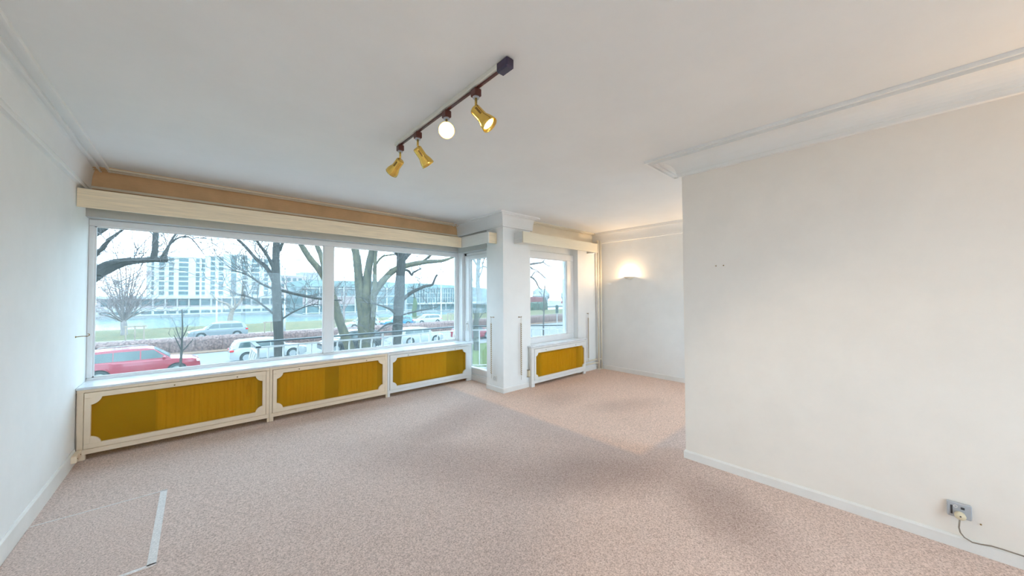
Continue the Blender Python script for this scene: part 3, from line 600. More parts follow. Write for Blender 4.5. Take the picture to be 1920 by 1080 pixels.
# ================================================================== trees
barkm = mat('grey_bark', (0.043,0.043,0.041), 0.95, noise=(9, 0.5), stretch=(1,1,0.35), bump=(14, 1.0, 0.03))
greenbark = mat('mossy_bark', (0.108,0.099,0.061), 0.95, noise=(5, 0.45), col2=(0.054, 0.058, 0.047), stretch=(1,1,0.4), bump=(14, 0.8, 0.02))
twigm = mat('grey_twigs', (0.090,0.086,0.085), 0.95, noise=(3, 0.2))
redtwig = mat('reddish_twigs', (0.260,0.215,0.210), 0.95, noise=(3, 0.2))
ivym = mat('ivy_green', (0.100,0.150,0.080), 0.9, noise=(6, 0.5), bump=(20, 1.0, 0.05))
TREES = {
'oak':[
[(3.49,23.0,-2.78,0.298),(3.44,23.0,-1.97,0.253),(3.35,23.0,0.17,0.238),(3.26,23.0,1.95,0.223),(3.22,23.0,3.14,0.193),(3.26,23.0,4.63,0.164),(3.33,23.0,5.69,0.134),(3.26,23.0,7.33,0.09)],
[(3.18,23.0,2.19,0.118),(2.94,23.1,2.84,0.106),(2.71,23.2,3.22,0.103),(2.36,23.3,3.55,0.087),(1.9,23.4,4.19,0.075),(1.52,23.5,4.63,0.063),(1.12,23.6,5.19,0.042)],
[(3.15,23.0,2.96,0.101),(2.92,22.8,3.46,0.087),(2.66,22.6,3.89,0.075),(2.35,22.4,4.33,0.065),(2.2,22.2,4.7,0.05)],
[(3.36,23.0,1.87,0.089),(3.84,23.16,1.72,0.079),(4.4,23.32,1.57,0.075),(5.13,23.48,1.4,0.071),(5.78,23.64,1.3,0.063),(6.87,23.8,1.22,0.041)],
[(3.16,23.0,1.89,0.065),(2.55,22.75,2.17,0.054),(2.11,22.5,2.49,0.047),(1.71,22.25,2.69,0.035),(1.21,22.0,2.81,0.021)],
[(3.12,23.0,0.54,0.059),(2.75,23.38,0.95,0.053),(2.38,23.75,1.31,0.044),(1.99,24.12,1.55,0.036),(1.55,24.5,1.64,0.021)],
[(3.39,23.0,4.05,0.09),(3.46,22.5,4.45,0.076),(3.57,22.0,4.78,0.058),(3.73,21.5,5.22,0.04)],
[(3.47,23.0,0.16,0.054),(4.02,23.4,0.49,0.046),(4.77,23.8,0.83,0.035),(5.49,24.2,1.0,0.023)],
],
'plane':[
[(8.65,24.0,-3.77,0.544),(8.5,24.0,-1.95,0.47),(8.39,24.0,-0.5,0.415),(8.45,24.0,0.58,0.362),(8.52,24.0,1.85,0.291),(8.62,24.0,3.13,0.255),(8.83,24.0,4.31,0.22),(9.01,24.0,5.29,0.185),(9.11,24.0,6.49,0.148)],
[(8.38,24.0,-0.36,0.361),(8.22,24.16,1.13,0.326),(8.13,24.32,2.58,0.29),(8.04,24.48,4.04,0.255),(7.91,24.64,5.03,0.237),(7.81,24.8,6.25,0.183)],
[(8.63,24.0,0.57,0.273),(8.85,23.83,1.37,0.255),(9.08,23.67,1.92,0.237),(9.67,23.5,2.77,0.222),(10.29,23.33,3.35,0.21),(11.32,23.17,3.73,0.184),(12.5,23.0,3.99,0.158),(13.67,22.83,4.13,0.121),(14.51,22.67,4.42,0.082),(15.58,22.5,4.86,0.051)],
[(8.16,24.0,-3.77,0.393),(7.91,24.09,-3.18,0.338),(7.42,24.18,-1.68,0.317),(7.02,24.27,-0.5,0.28),(6.74,24.36,0.55,0.261),(6.47,24.45,1.67,0.243),(6.18,24.55,2.46,0.224),(5.76,24.64,3.21,0.205),(5.29,24.73,3.84,0.186),(4.95,24.82,4.43,0.168),(4.62,24.91,5.01,0.134),(4.11,25.0,5.63,0.099)],
[(6.04,24.0,2.54,0.152),(5.97,24.38,3.37,0.154),(5.87,24.75,4.22,0.155),(5.68,25.12,4.97,0.139),(5.57,25.5,5.89,0.119)],
[(8.78,24.0,-1.98,0.201),(8.82,23.83,-0.7,0.189),(8.9,23.67,0.76,0.174),(8.9,23.5,2.21,0.145),(8.83,23.33,3.46,0.115),(8.87,23.17,4.6,0.093),(9.02,23.0,5.6,0.064)],
[(9.09,24.0,3.59,0.074),(9.5,23.83,4.2,0.06),(10.04,23.67,4.37,0.045),(10.59,23.5,4.44,0.03)],
[(8.88,24.0,-0.17,0.073),(8.76,24.17,1.01,0.066),(8.89,24.33,1.85,0.059),(9.17,24.5,2.61,0.045)],
[(12.69,24.0,4.03,0.102),(12.99,23.4,4.49,0.081),(13.19,22.8,4.77,0.056)],
],
'lime':[
[(10.21,23.2,-3.96,0.407),(10.28,23.2,-2.42,0.356),(10.36,23.2,-0.94,0.343),(10.47,23.2,0.91,0.352),(10.54,23.2,2.41,0.33),(10.62,23.2,3.92,0.301),(10.57,23.2,4.86,0.282),(10.45,23.2,5.79,0.244),(10.37,23.2,7.29,0.188)],
[(10.74,23.2,1.21,0.151),(11.34,23.37,1.63,0.131),(11.93,23.53,1.9,0.118),(12.71,23.7,2.19,0.105),(13.43,23.87,2.33,0.095),(13.76,24.03,2.76,0.084),(14.05,24.2,3.15,0.055)],
[(10.24,23.2,0.25,0.126),(9.75,22.95,0.57,0.08),(9.13,22.7,0.81,0.064),(8.48,22.45,0.97,0.041),(7.98,22.2,1.05,0.024)],
[(10.24,23.2,-0.42,0.074),(9.55,23.0,-0.44,0.062),(8.97,22.8,-0.74,0.053),(8.47,22.6,-1.11,0.041),(8.2,22.4,-1.41,0.024)],
[(10.69,23.2,3.93,0.17),(11.18,23.38,4.43,0.154),(11.68,23.55,4.88,0.133),(12.1,23.72,5.45,0.104),(12.54,23.9,6.33,0.065)],
[(10.38,23.2,4.36,0.15),(10.06,23.0,4.83,0.125),(9.78,22.8,5.3,0.095),(9.51,22.6,5.96,0.057)],
[(10.82,23.2,3.33,0.098),(11.24,23.32,3.28,0.085),(11.55,23.45,2.99,0.074),(11.78,23.58,3.24,0.063),(12.44,23.7,3.51,0.04)],
[(10.78,23.2,0.15,0.06),(11.72,23.53,0.3,0.051),(12.98,23.87,0.44,0.037),(14.1,24.2,0.57,0.021)],
],
'ash':[
[(16.34,22.0,-3.05,0.273),(16.29,22.0,-1.92,0.252),(16.24,22.0,-0.86,0.252),(16.4,22.0,0.18,0.194),(16.56,22.0,1.23,0.187),(16.45,22.0,2.29,0.178),(16.46,22.0,3.56,0.161),(16.57,22.0,4.85,0.136),(16.57,22.0,6.34,0.102)],
[(16.46,22.0,3.78,0.076),(16.27,22.17,4.2,0.068),(16.08,22.33,4.54,0.051),(15.68,22.5,5.04,0.034)],
[(16.56,22.0,3.57,0.064),(16.86,21.83,3.79,0.055),(17.27,21.67,3.71,0.043),(17.92,21.5,3.82,0.026)],
[(16.29,22.0,-0.45,0.059),(16.22,22.25,0.18,0.051),(16.09,22.5,0.6,0.034)],
[(16.5,22.0,-0.46,0.059),(17.12,22.25,0.02,0.043),(17.76,22.5,0.33,0.027)],
[(16.56,22.0,2.93,0.068),(16.76,21.83,3.57,0.051),(16.74,21.67,4.19,0.042),(17.04,21.5,4.8,0.025)],
],
'cedar':[
[(-3.11,15.0,-1.71,0.358),(-3.0,15.0,-0.49,0.32),(-2.85,15.0,0.61,0.283),(-2.64,15.0,1.38,0.244)],
[(-2.64,15.0,1.38,0.23),(-2.39,15.09,1.82,0.206),(-2.14,15.17,2.15,0.189),(-1.88,15.26,2.35,0.147),(-1.62,15.34,2.51,0.111),(-1.3,15.43,2.6,0.09),(-0.99,15.51,2.66,0.084),(-0.72,15.6,2.65,0.06)],
[(-2.11,15.0,2.17,0.135),(-1.89,14.9,2.41,0.098),(-1.63,14.8,2.53,0.076),(-1.36,14.7,2.57,0.065),(-1.09,14.6,2.56,0.054)],
[(-0.99,15.0,2.6,0.081),(-0.96,15.08,2.9,0.075),(-0.96,15.15,3.24,0.072),(-0.95,15.23,3.58,0.066),(-0.92,15.3,4.09,0.056)],
[(-0.7,15.0,2.6,0.043),(-0.73,15.2,2.8,0.04),(-0.66,15.4,3.16,0.034),(-0.56,15.6,3.47,0.028),(-0.43,15.8,3.82,0.018)],
[(-0.84,15.0,2.61,0.033),(-0.73,14.88,2.9,0.029),(-0.55,14.76,3.2,0.025),(-0.35,14.64,3.34,0.021),(-0.13,14.52,3.28,0.017),(0.16,14.4,2.8,0.01)],
[(-2.73,15.0,1.24,0.143),(-2.35,14.8,2.18,0.101),(-2.05,14.6,2.69,0.066),(-1.91,14.4,2.81,0.049),(-1.75,14.2,3.07,0.038),(-1.58,14.0,3.23,0.029),(-1.39,13.8,3.4,0.02)],
[(-2.39,15.0,3.22,0.176),(-2.2,15.07,3.31,0.15),(-2.03,15.13,3.5,0.137),(-1.8,15.2,3.86,0.109)],
],
'willow':[
[(-5.56,54.0,-2.09,0.279),(-5.6,54.0,-1.48,0.251),(-5.65,54.0,-0.92,0.223)],
[(-5.61,54.0,-1.15,0.084),(-6.14,53.6,-0.44,0.064),(-6.5,53.21,0.27,0.049),(-6.96,52.81,0.85,0.033),(-7.38,52.42,1.34,0.018)],
[(-5.61,54.0,-1.15,0.084),(-5.92,53.85,-0.22,0.065),(-6.34,53.7,0.82,0.049),(-6.73,53.56,1.78,0.034),(-7.23,53.41,2.67,0.019)],
[(-5.61,54.0,-1.15,0.084),(-6.01,54.06,-0.02,0.065),(-6.39,54.11,1.28,0.05),(-6.75,54.17,2.55,0.034),(-7.07,54.22,3.79,0.019)],
[(-5.61,54.0,-1.15,0.084),(-5.87,54.64,0.05,0.066),(-6.22,55.28,1.51,0.051),(-6.57,55.92,2.99,0.036),(-7.05,56.56,4.47,0.02)],
[(-5.61,54.0,-1.15,0.084),(-5.72,53.71,0.17,0.065),(-5.85,53.43,1.74,0.049),(-5.96,53.14,3.3,0.034),(-6.1,52.86,4.84,0.019)],
[(-5.61,54.0,-1.15,0.084),(-5.6,53.38,0.25,0.065),(-5.61,52.76,1.9,0.049),(-5.66,52.14,3.53,0.034),(-5.75,51.52,5.14,0.019)],
[(-5.61,54.0,-1.15,0.084),(-5.69,53.96,0.27,0.065),(-5.49,53.92,2.0,0.05),(-5.49,53.88,3.77,0.035),(-5.56,53.84,5.56,0.02)],
[(-5.61,54.0,-1.15,0.084),(-5.38,53.7,0.23,0.065),(-5.33,53.4,1.9,0.05),(-5.13,53.1,3.59,0.035),(-5.01,52.8,5.29,0.019)],
[(-5.61,54.0,-1.15,0.084),(-5.42,54.01,0.18,0.066),(-5.18,54.03,1.81,0.051),(-5.01,54.04,3.48,0.035),(-4.86,54.05,5.17,0.02)],
[(-5.61,54.0,-1.15,0.084),(-5.21,53.71,0.11,0.066),(-5.05,53.42,1.62,0.05),(-4.72,53.12,3.14,0.035),(-4.26,52.83,4.67,0.02)],
[(-5.61,54.0,-1.15,0.084),(-5.17,53.67,-0.01,0.066),(-4.76,53.34,1.34,0.05),(-4.36,53.01,2.67,0.035),(-3.77,52.68,4.01,0.02)],
[(-5.61,54.0,-1.15,0.084),(-5.09,53.54,-0.11,0.066),(-4.6,53.09,1.1,0.05),(-3.97,52.63,2.28,0.035),(-3.51,52.17,3.43,0.02)],
[(-5.61,54.0,-1.15,0.084),(-4.98,53.78,-0.3,0.066),(-4.5,53.57,0.67,0.051),(-3.85,53.35,1.58,0.036),(-3.17,53.13,2.45,0.02)],
[(-5.61,54.0,-1.15,0.084),(-5.04,53.4,-0.44,0.065),(-4.34,52.8,0.31,0.05),(-3.54,52.2,0.95,0.035),(-2.9,51.61,1.53,0.02)],
[(-5.61,54.0,-1.15,0.084),(-5.82,53.61,-0.26,0.065),(-6.02,53.21,0.71,0.049),(-6.12,52.82,1.59,0.034),(-6.37,52.42,2.4,0.019)],
[(-5.61,54.0,-1.15,0.084),(-5.49,54.3,-0.1,0.066),(-5.45,54.59,1.15,0.051),(-5.46,54.89,2.38,0.036),(-5.38,55.18,3.61,0.02)],
[(-5.61,54.0,-1.15,0.084),(-5.66,53.28,-0.11,0.064),(-5.51,52.55,1.05,0.049),(-5.55,51.83,2.14,0.033),(-5.63,51.11,3.17,0.018)],
[(-5.61,54.0,-1.15,0.084),(-5.45,54.66,-0.21,0.067),(-5.26,55.33,0.9,0.052),(-5.23,55.99,2.0,0.037),(-5.1,56.66,3.09,0.021)],
[(-5.61,54.0,-1.15,0.084),(-5.34,53.92,-0.39,0.066),(-4.92,53.83,0.44,0.051),(-4.43,53.75,1.18,0.035),(-4.21,53.66,1.88,0.02)],
[(-5.61,54.0,-1.15,0.084),(-6.02,53.26,-0.67,0.064),(-6.28,52.53,-0.28,0.048),(-6.43,51.79,-0.06,0.033),(-6.78,51.06,0.06,0.018)],
[(-5.61,54.0,-1.15,0.084),(-5.18,53.69,-0.68,0.066),(-4.45,53.37,-0.27,0.051),(-4.05,53.06,0.01,0.035),(-3.56,52.74,0.18,0.02)],
[(-5.61,54.0,-1.15,0.084),(-6.13,53.34,-0.74,0.064),(-6.51,52.68,-0.44,0.048),(-6.79,52.02,-0.31,0.033),(-7.25,51.36,-0.29,0.018)],
],
'pollard':[
[(2.94,54.0,-2.14,0.323),(2.99,54.0,-1.37,0.272),(3.13,54.0,-0.6,0.234),(3.28,54.0,-0.08,0.208)],
[(3.23,54.0,-0.21,0.182),(2.72,54.12,0.58,0.142),(2.13,54.25,0.84,0.116),(1.65,54.38,1.23,0.077),(1.26,54.5,1.87,0.045)],
[(3.28,54.0,-0.08,0.169),(3.72,53.88,0.49,0.144),(4.02,53.75,1.08,0.131),(4.1,53.62,2.0,0.105),(4.19,53.5,2.78,0.066)],
[(3.43,54.0,0.17,0.104),(3.43,54.17,1.08,0.092),(3.13,54.33,1.67,0.078),(2.92,54.5,2.52,0.052)],
[(4.03,54.0,1.08,0.092),(4.68,54.25,1.67,0.067),(5.24,54.5,2.21,0.041)],
],
'sapling':[
[(-0.5,20.5,-2.41,0.05),(-0.49,20.5,-1.55,0.046),(-0.46,20.5,-0.87,0.041),(-0.45,20.5,-0.31,0.034),(-0.44,20.5,0.26,0.025),(-0.47,20.5,0.95,0.014)],
[(-0.46,20.5,-0.87,0.03),(-0.3,20.6,-0.67,0.023),(-0.1,20.7,-0.38,0.014)],
[(-0.47,20.5,-0.76,0.027),(-0.6,20.4,-0.4,0.02),(-0.69,20.3,-0.11,0.011)],
[(-0.45,20.5,-0.42,0.023),(-0.57,20.6,-0.14,0.018),(-0.65,20.7,0.22,0.011)],
[(-0.45,20.5,-0.31,0.023),(-0.34,20.4,-0.01,0.016),(-0.27,20.3,0.27,0.011)],
],
'maple':[
[(16.56,56.0,-2.66,0.195),(16.55,56.0,-1.36,0.162),(16.55,56.0,0.1,0.122),(16.69,56.0,1.48,0.081)],
[(16.55,56.0,-0.95,0.081),(15.94,56.25,0.11,0.065),(15.55,56.5,1.08,0.04)],
[(16.55,56.0,-0.55,0.081),(17.24,55.75,0.58,0.065),(17.7,55.5,1.64,0.041)],
[(16.55,56.0,-0.06,0.073),(16.09,55.75,1.24,0.056),(16.16,55.5,2.37,0.032)],
],
'birch':[
[(18.63,17.0,-1.87,0.066),(18.64,17.0,-0.71,0.058),(18.71,17.0,0.46,0.051),(18.72,17.0,1.43,0.043),(18.84,17.0,2.21,0.031)],
[(18.71,17.0,0.26,0.027),(18.47,17.15,0.54,0.019),(18.13,17.3,0.66,0.015)],
[(18.71,17.0,0.53,0.027),(18.9,16.85,1.08,0.019),(18.96,16.7,1.51,0.016)],
[(18.71,17.0,1.04,0.023),(18.6,17.15,1.55,0.016),(18.47,17.3,1.82,0.012)],
],
'beech':[
[(12.02,14.0,-0.96,0.313),(12.03,14.0,0.17,0.257),(12.11,14.0,1.31,0.229),(12.23,14.0,2.46,0.202),(12.35,14.0,3.63,0.174)],
[(12.19,14.0,2.18,0.115),(13.08,14.07,2.94,0.089),(13.98,14.13,3.23,0.068),(14.94,14.2,3.39,0.051),(15.58,14.27,3.5,0.039),(15.85,14.33,3.68,0.03),(16.38,14.4,4.03,0.02)],
[(12.18,14.0,1.74,0.086),(13.29,14.08,2.44,0.066),(14.22,14.16,2.6,0.053),(14.89,14.24,2.4,0.041),(15.29,14.32,1.99,0.032),(15.66,14.4,1.83,0.023)],
[(15.34,14.0,3.49,0.029),(15.55,13.85,3.3,0.022),(15.87,13.7,3.21,0.016)],
[(14.07,14.0,3.23,0.043),(14.61,14.1,3.02,0.031),(15.08,14.2,2.95,0.022),(15.85,14.3,2.53,0.016)],
[(14.32,14.0,2.53,0.031),(14.57,13.93,2.85,0.025),(14.91,13.87,2.8,0.019),(15.49,13.8,2.43,0.013)],
],
}

def smooth_path(pts, n=3):
    out = []
    for i in range(len(pts)-1):
        p0, p1, p2, p3 = pts[max(i-1,0)], pts[i], pts[i+1], pts[min(i+2,len(pts)-1)]
        for k in range(n):
            t = k/n
            out.append(tuple(0.5*((2*p1[c])+(-p0[c]+p2[c])*t+(2*p0[c]-5*p1[c]+4*p2[c]-p3[c])*t*t+(-p0[c]+3*p1[c]-3*p2[c]+p3[c])*t**3) for c in range(4)))
    out.append(tuple(pts[-1])); return out
def grow(mb, p, d, length, r, depth, rnd, droop):
    pts = [Vector(p)]; d = Vector(d).normalized(); n = 4
    for i in range(n):
        d = (d + Vector((rnd.uniform(-.35,.35), rnd.uniform(-.35,.35), rnd.uniform(-.25,.35)-droop))).normalized()
        pts.append(pts[-1] + d*length/n)
    mb.tube(pts, [r*(1-0.5*i/n) for i in range(n+1)], 3, cap=False)
    if depth > 0:
        for _ in range(rnd.randint(2, 4)):
            i = rnd.randint(1, n); dd = (d + Vector((rnd.uniform(-1,1), rnd.uniform(-1,1), rnd.uniform(-.6,.8)))).normalized()
            grow(mb, pts[i], dd, length*rnd.uniform(.4,.7), r*0.72, depth-1, rnd, droop)
def tree(key, label, m, tm, ntw, tlen, tr, seed, droop=0.0, from_=0.45, depth=2):
    rnd = random.Random(seed); brs = TREES[key]; b0 = brs[0][0]
    t = thing('bare_tree', (b0[0], b0[1], GZ), label, 'tree', 'bare trees along the road')
    tw = MB()
    for k, br in enumerate(brs):
        br = [list(q) for q in br]
        if k == 0: br[0][2] = min(br[0][2], GZ-0.02) if br[0][2] < GZ+1.5 else br[0][2]
        sp = smooth_path(br)
        MB().tube([q[:3] for q in sp], [max(0.004, q[3]*(1+0.05*math.sin(i*2.3+k))) for i, q in enumerate(sp)], 9 if k == 0 else 7).build('trunk' if k == 0 else 'branch', m, t, smooth=True)
        for _ in range(ntw):
            i = int((from_ if k == 0 else 0.25)*len(sp) + rnd.random()*(1-(from_ if k == 0 else 0.25))*(len(sp)-1)); i = min(i, len(sp)-1)
            q = sp[i]; ax = Vector(sp[min(i+1,len(sp)-1)][:3]) - Vector(sp[max(i-1,0)][:3])
            dd = ax.normalized()*0.5 + Vector((rnd.uniform(-1,1), rnd.uniform(-1,1), rnd.uniform(-.5,1)))
            grow(tw, q[:3], dd, tlen*rnd.uniform(.6,1.3), tr*rnd.uniform(.7,1.2), depth, rnd, droop)
    o = tw.build('twigs', tm, t); o['kind'] = 'stuff'
    return t
tree('oak', 'dark straight trunked bare tree in front of the pale hatchback', barkm, twigm, 12, 1.7, 0.021, 1)
tree('plane', 'mossy many stemmed bare tree with a long bent limb', greenbark, twigm, 9, 1.6, 0.019, 2)
tree('lime', 'thick dark trunked bare tree right of the many stemmed tree', barkm, twigm, 11, 1.7, 0.020, 3)
tree('ash', 'slim pale trunked bare tree seen through the balcony door', mat('pale_bark', (0.117,0.126,0.112), 0.95, noise=(8,0.4), bump=(14,.8,.02)), twigm, 10, 1.4, 0.018, 4)
tree('cedar', 'heavy grey limbed bare tree reaching in from the left', barkm, twigm, 9, 1.2, 0.012, 5, from_=0.9)
tree('willow', 'round bushy bare tree on the bank behind the red car', mat('pale_grey_bark', (0.280,0.250,0.240), 0.95, noise=(3,0.3)), redtwig, 7, 2.2, 0.024, 6, from_=0.8)
tree('pollard', 'small crooked pollarded tree on the bank near the grey car', mat('tan_bark', (0.216,0.180,0.144), 0.95, noise=(3,0.3)), redtwig, 6, 2.0, 0.022, 7, from_=0.7)
tree('sapling', 'thin young tree in front of the red car bonnet', barkm, twigm, 4, 0.7, 0.007, 8, depth=1)
tree('maple', 'thin bare tree on the bank left of the many stemmed tree', redtwig, redtwig, 8, 2.0, 0.020, 9)
tree('birch', 'slender young tree outside the small window', twigm, twigm, 4, 0.55, 0.005, 10, depth=1)
tree('beech', 'fine twigged tree hanging into the small window from the left', twigm, twigm, 9, 1.0, 0.0055, 11, droop=0.18, from_=0.95)
# ivy covered post of a tree on the far bank
t = thing('ivy_stump', (28.4,56.5,GZ+0.4), 'ivy covered slim green trunk behind the far white car', 'tree')
MB().tube([(28.4,56.5,GZ+0.3),(28.3,56.5,-1.2),(28.5,56.5,0.1),(28.4,56.5,1.1)], [0.36,0.42,0.40,0.22], 12).build('ivy', ivym, t)
MB().tube([(28.4,56.5,0.9),(28.1,56.4,2.6),(28.3,56.6,3.8)], [0.12,0.09,0.03], 6).build('trunk', barkm, t)

# ================================================================== cars
carglass = mat('car_glass', (0.036,0.072,0.072), 0.08, noise=(2, 0.2), spec=0.8)
tyre = mat('tyre_rubber', (0.035, 0.05, 0.05), 0.8, noise=(20, 0.2))
rimm = mat('alloy_rim', (0.45, 0.48, 0.48), 0.35, 0.6, noise=(20, 0.1))
cladm = mat('dark_cladding', (0.05, 0.06, 0.06), 0.7, noise=(10, 0.2))
redlamp = mat('red_lamp', (0.55, 0.02, 0.03), 0.2, noise=(20, 0.1))
clearlamp = mat('clear_lamp', (0.72, 0.75, 0.76), 0.12, noise=(20, 0.1))
def car(loc, rz, L_, W_, H_, paint, label, wr=0.34, suv=0.0, hatch=0.12, tags=True):
    """front towards local +x"""
    t = thing('car', loc, label, 'car', 'cars on the two roads', rz=rz)
    belt = 0.62*H_ + 0.02; clear = 0.20+0.06*suv
    xr, xf = -L_*0.30, L_*0.295; ra = wr*1.17
    def arch(xc):
        return [(xc+ra*math.cos(a), wr+ra*math.sin(a)) for a in [math.pi*(1.12-1.24*k/10) for k in range(11)]]
    xs0, xs1 = -L_/2, L_/2
    a1 = [p for p in arch(xr)]; a2 = [p for p in arch(xf)]
    def ylow(x, z):
        s = W_/2 - 0.05*max(0, (z-0.45*H_)/(0.25*H_)) - 0.05*max(0, (0.40-z)/0.3)
        e = max(0, abs(x)/(L_/2)-0.72)/0.28
        return s - 0.20*e*e
    top = [(xs0,0.40*H_),(xs0+0.02,0.54*H_),(xs0+0.10,belt+0.03),(-L_*0.25,belt+0.03),(0,belt+0.01),(L_*0.20,belt),(L_*0.30,0.60*H_),(xs1-0.32,0.56*H_),(xs1-0.12,0.51*H_),(xs1-0.03,0.46*H_),(xs1,0.38*H_)]
    def interp(tb, x):
        for (xa_, za), (xb_, zb_) in zip(tb, tb[1:]):
            if x <= xb_: return za + (zb_-za)*(x-xa_)/max(1e-6, xb_-xa_)
        return tb[-1][1]
    def zbot(x):
        z = clear + 0.10*max(0, (abs(x)-(L_/2-0.25))/0.25)
        for xc_ in (xr, xf):
            if abs(x-xc_) < ra: z = max(z, wr + math.sqrt(ra*ra-(x-xc_)**2))
        return z
    xs = sorted(set([round(xs0+L_*i/36, 4) for i in range(37)] + [round(p[0], 4) for p in top] + [round(xc_+s*ra*f_, 4) for xc_ in (xr, xf) for s in (-1, 1) for f_ in (1.001, 0.995, 0.9, 0.72, 0.5, 0.25)]))
    ring = []; vv = []; ff = []
    for x in xs:
        zb_, zt_ = zbot(x), interp(top, x); zb_ = min(zb_, zt_-0.03)
        side = [(ylow(x, zb_+(zt_-zb_)*u)*(1.0 if u < 0.9 else 0.97), zb_+(zt_-zb_)*u) for u in (0, 0.2, 0.45, 0.7, 0.88, 0.97)]
        yt = ylow(x, zt_); rowp = side + [(yt*0.90, zt_), (yt*0.45, zt_+0.02)]
        r_ = [(x, y, z) for y, z in rowp] + [(x, -y, z) for y, z in rowp[::-1]]
        vv += r_
    m__ = 16
    for i in range(len(xs)-1):
        for k in range(m__): a = i*m__+k; b2 = i*m__+(k+1) % m__; ff.append((a, b2, b2+m__, a+m__))
    ff.append(tuple(range(m__))); ff.append(tuple((len(xs)-1)*m__+k for k in range(m__)))
    body = MB().add(vv, ff).build('body', paint, t, local=True)
    def loft(poly, yf, name, m, smooth=False):
        n = len(poly); v = []
        for s in (-1, 1):
            for x, z in poly: v.append((x, s*yf(x, z), z))
        f = [tuple(range(n))[::-1], tuple(range(n, 2*n))] + [(i, (i+1) % n, n+(i+1) % n, n+i) for i in range(n)]
        return MB().add(v, f).build(name, m, t, local=True, bev=0.035, bseg=2)
    rz0, rz1 = H_, H_-0.05
    roof = [(xs0+0.12,belt-0.03),(xs0+0.10+hatch*0.4,belt+0.08),(xs0+0.22+hatch,rz1-0.07),(xs0+0.5+hatch,rz1),(-L_*0.10,rz0),(L_*0.04,rz0-0.03),(L_*0.10,rz0-0.08),(L_*0.235,belt+0.02),(L_*0.25,belt-0.04)]
    def yg(x, z): return W_/2-0.055 - 0.20*max(0, (z-belt)/(H_-belt)) - 0.02
    loft(roof, yg, 'cabin', paint)
    # side glass, pillars left as paint between
    zb, zt = belt+0.045, H_-0.14
    def xa(z): return L_*0.235 + (L_*0.10-L_*0.235)*(z-belt)/(H_-0.08-belt)        # windscreen line
    def xc(z): return xs0+0.18 + (0.20+hatch)*(z-belt)/(H_-belt)
    for s in (-1, 1):
        segs = [(0.02, xa), (-L_*0.20, lambda z: -0.03), (None, lambda z: -L_*0.20-0.03)]
        for k, (lo, hi) in enumerate(segs):
            if lo is None: quad = [(xc(zb)+0.22,zb),(hi(zb),zb),(hi(zt),zt),(xc(zt)+0.12,zt-0.03)]
            else: quad = [(lo,zb),(hi(zb)-(0.10 if k == 0 else 0),zb),(hi(zt)-(0.06 if k == 0 else 0),zt),(lo,zt)]
            v = [(x, s*(yg(x, z)+0.006), z) for x, z in quad] + [(x, s*(yg(x, z)-0.02), z) for x, z in quad]
            MB().add(v, [(0,1,2,3),(4,5,6,7),(0,1,5,4),(1,2,6,5),(2,3,7,6),(3,0,4,7)]).build('side_window', carglass, t, local=True)
        MB().lathe([(0,0),(0.06,0.0),(0.075,0.05),(0.05,0.10),(0,0.11)], 10, Matrix.Translation((L_*0.185, s*(W_/2-0.02), belt+0.06)) @ rot_to((0,s,0.1))).build('mirror', paint, t, local=True, smooth=True)
        for hx in (0.10, -L_*0.185):
            MB().box(hx,hx+0.16,s*(W_/2-0.012)-0.012,s*(W_/2-0.012)+0.012,belt-0.13,belt-0.105).build('door_handle', paint, t, local=True)
        MB().box(a1[-1][0]-0.02,a2[0][0]+0.02,s*(W_/2-0.06)-0.03,s*(W_/2-0.06)+0.03,clear-0.02,clear+0.09+0.05*suv).build('sill_cladding', cladm, t, local=True, bev=0.01)
        for xx in (xr, xf):
            M = Matrix.Translation((xx, s*(W_/2-0.12), wr)) @ rot_to((0,s,0))
            MB().lathe([(0,-0.10),(wr*1.12,-0.10),(wr*1.12,0.0),(0,0.0)], 20, M).build('arch_liner', cladm, t, local=True)
            wh = MB().lathe([(wr*0.62,0.0),(wr*0.95,-0.0),(wr,0.03),(wr,0.09),(wr*0.94,0.115),(wr*0.68,0.11),(wr*0.62,0.08)], 24, M).build('tyre', tyre, t, local=True, smooth=True)
            rm = MB().lathe([(wr*0.70,0.10),(wr*0.62,0.10),(wr*0.58,0.055),(0.0,0.05)], 20, M)
            for q in range(5):
                a = 2*math.pi*q/5
                rm.obox(M @ Vector((wr*0.33*math.cos(a), wr*0.33*math.sin(a), 0.085)), M.to_3x3() @ Vector((math.cos(a),math.sin(a),0)), M.to_3x3() @ Vector((-math.sin(a),math.cos(a),0)), M.to_3x3() @ Vector((0,0,1)), wr*0.33, 0.028, 0.014)
            rm.build('rim', rimm, wh, local=True)
        MB().box(xs0+0.0,xs0+0.22,s*(W_/2-0.22)-0.13,s*(W_/2-0.22)+0.13,0.50*H_,0.585*H_).build('tail_light', redlamp, t, local=True, bev=0.02)
        MB().box(xs1-0.36,xs1-0.03,s*(W_/2-0.25)-0.13,s*(W_/2-0.25)+0.13,0.43*H_,0.50*H_).build('headlight', clearlamp, t, local=True, bev=0.025)
    for x_0, z_0, x_1, z_1, nm in ((L_*0.236,belt+0.05,L_*0.11,H_-0.10,'windscreen'), (xs0+0.12+hatch*0.4,belt+0.12,xs0+0.22+hatch,H_-0.15,'rear_window')):
        sg = 1 if nm == 'windscreen' else -1
        v = [(x_0+sg*0.012,-yg(x_0,z_0)+0.10,z_0),(x_0+sg*0.012,yg(x_0,z_0)-0.10,z_0),(x_1+sg*0.012,yg(x_1,z_1)-0.07,z_1),(x_1+sg*0.012,-yg(x_1,z_1)+0.07,z_1)]
        v += [(x-sg*0.02,y,z-0.01) for x, y, z in v]
        MB().add(v, [(0,1,2,3),(4,5,6,7),(0,1,5,4),(1,2,6,5),(2,3,7,6),(3,0,4,7)]).build(nm, carglass, t, local=True)
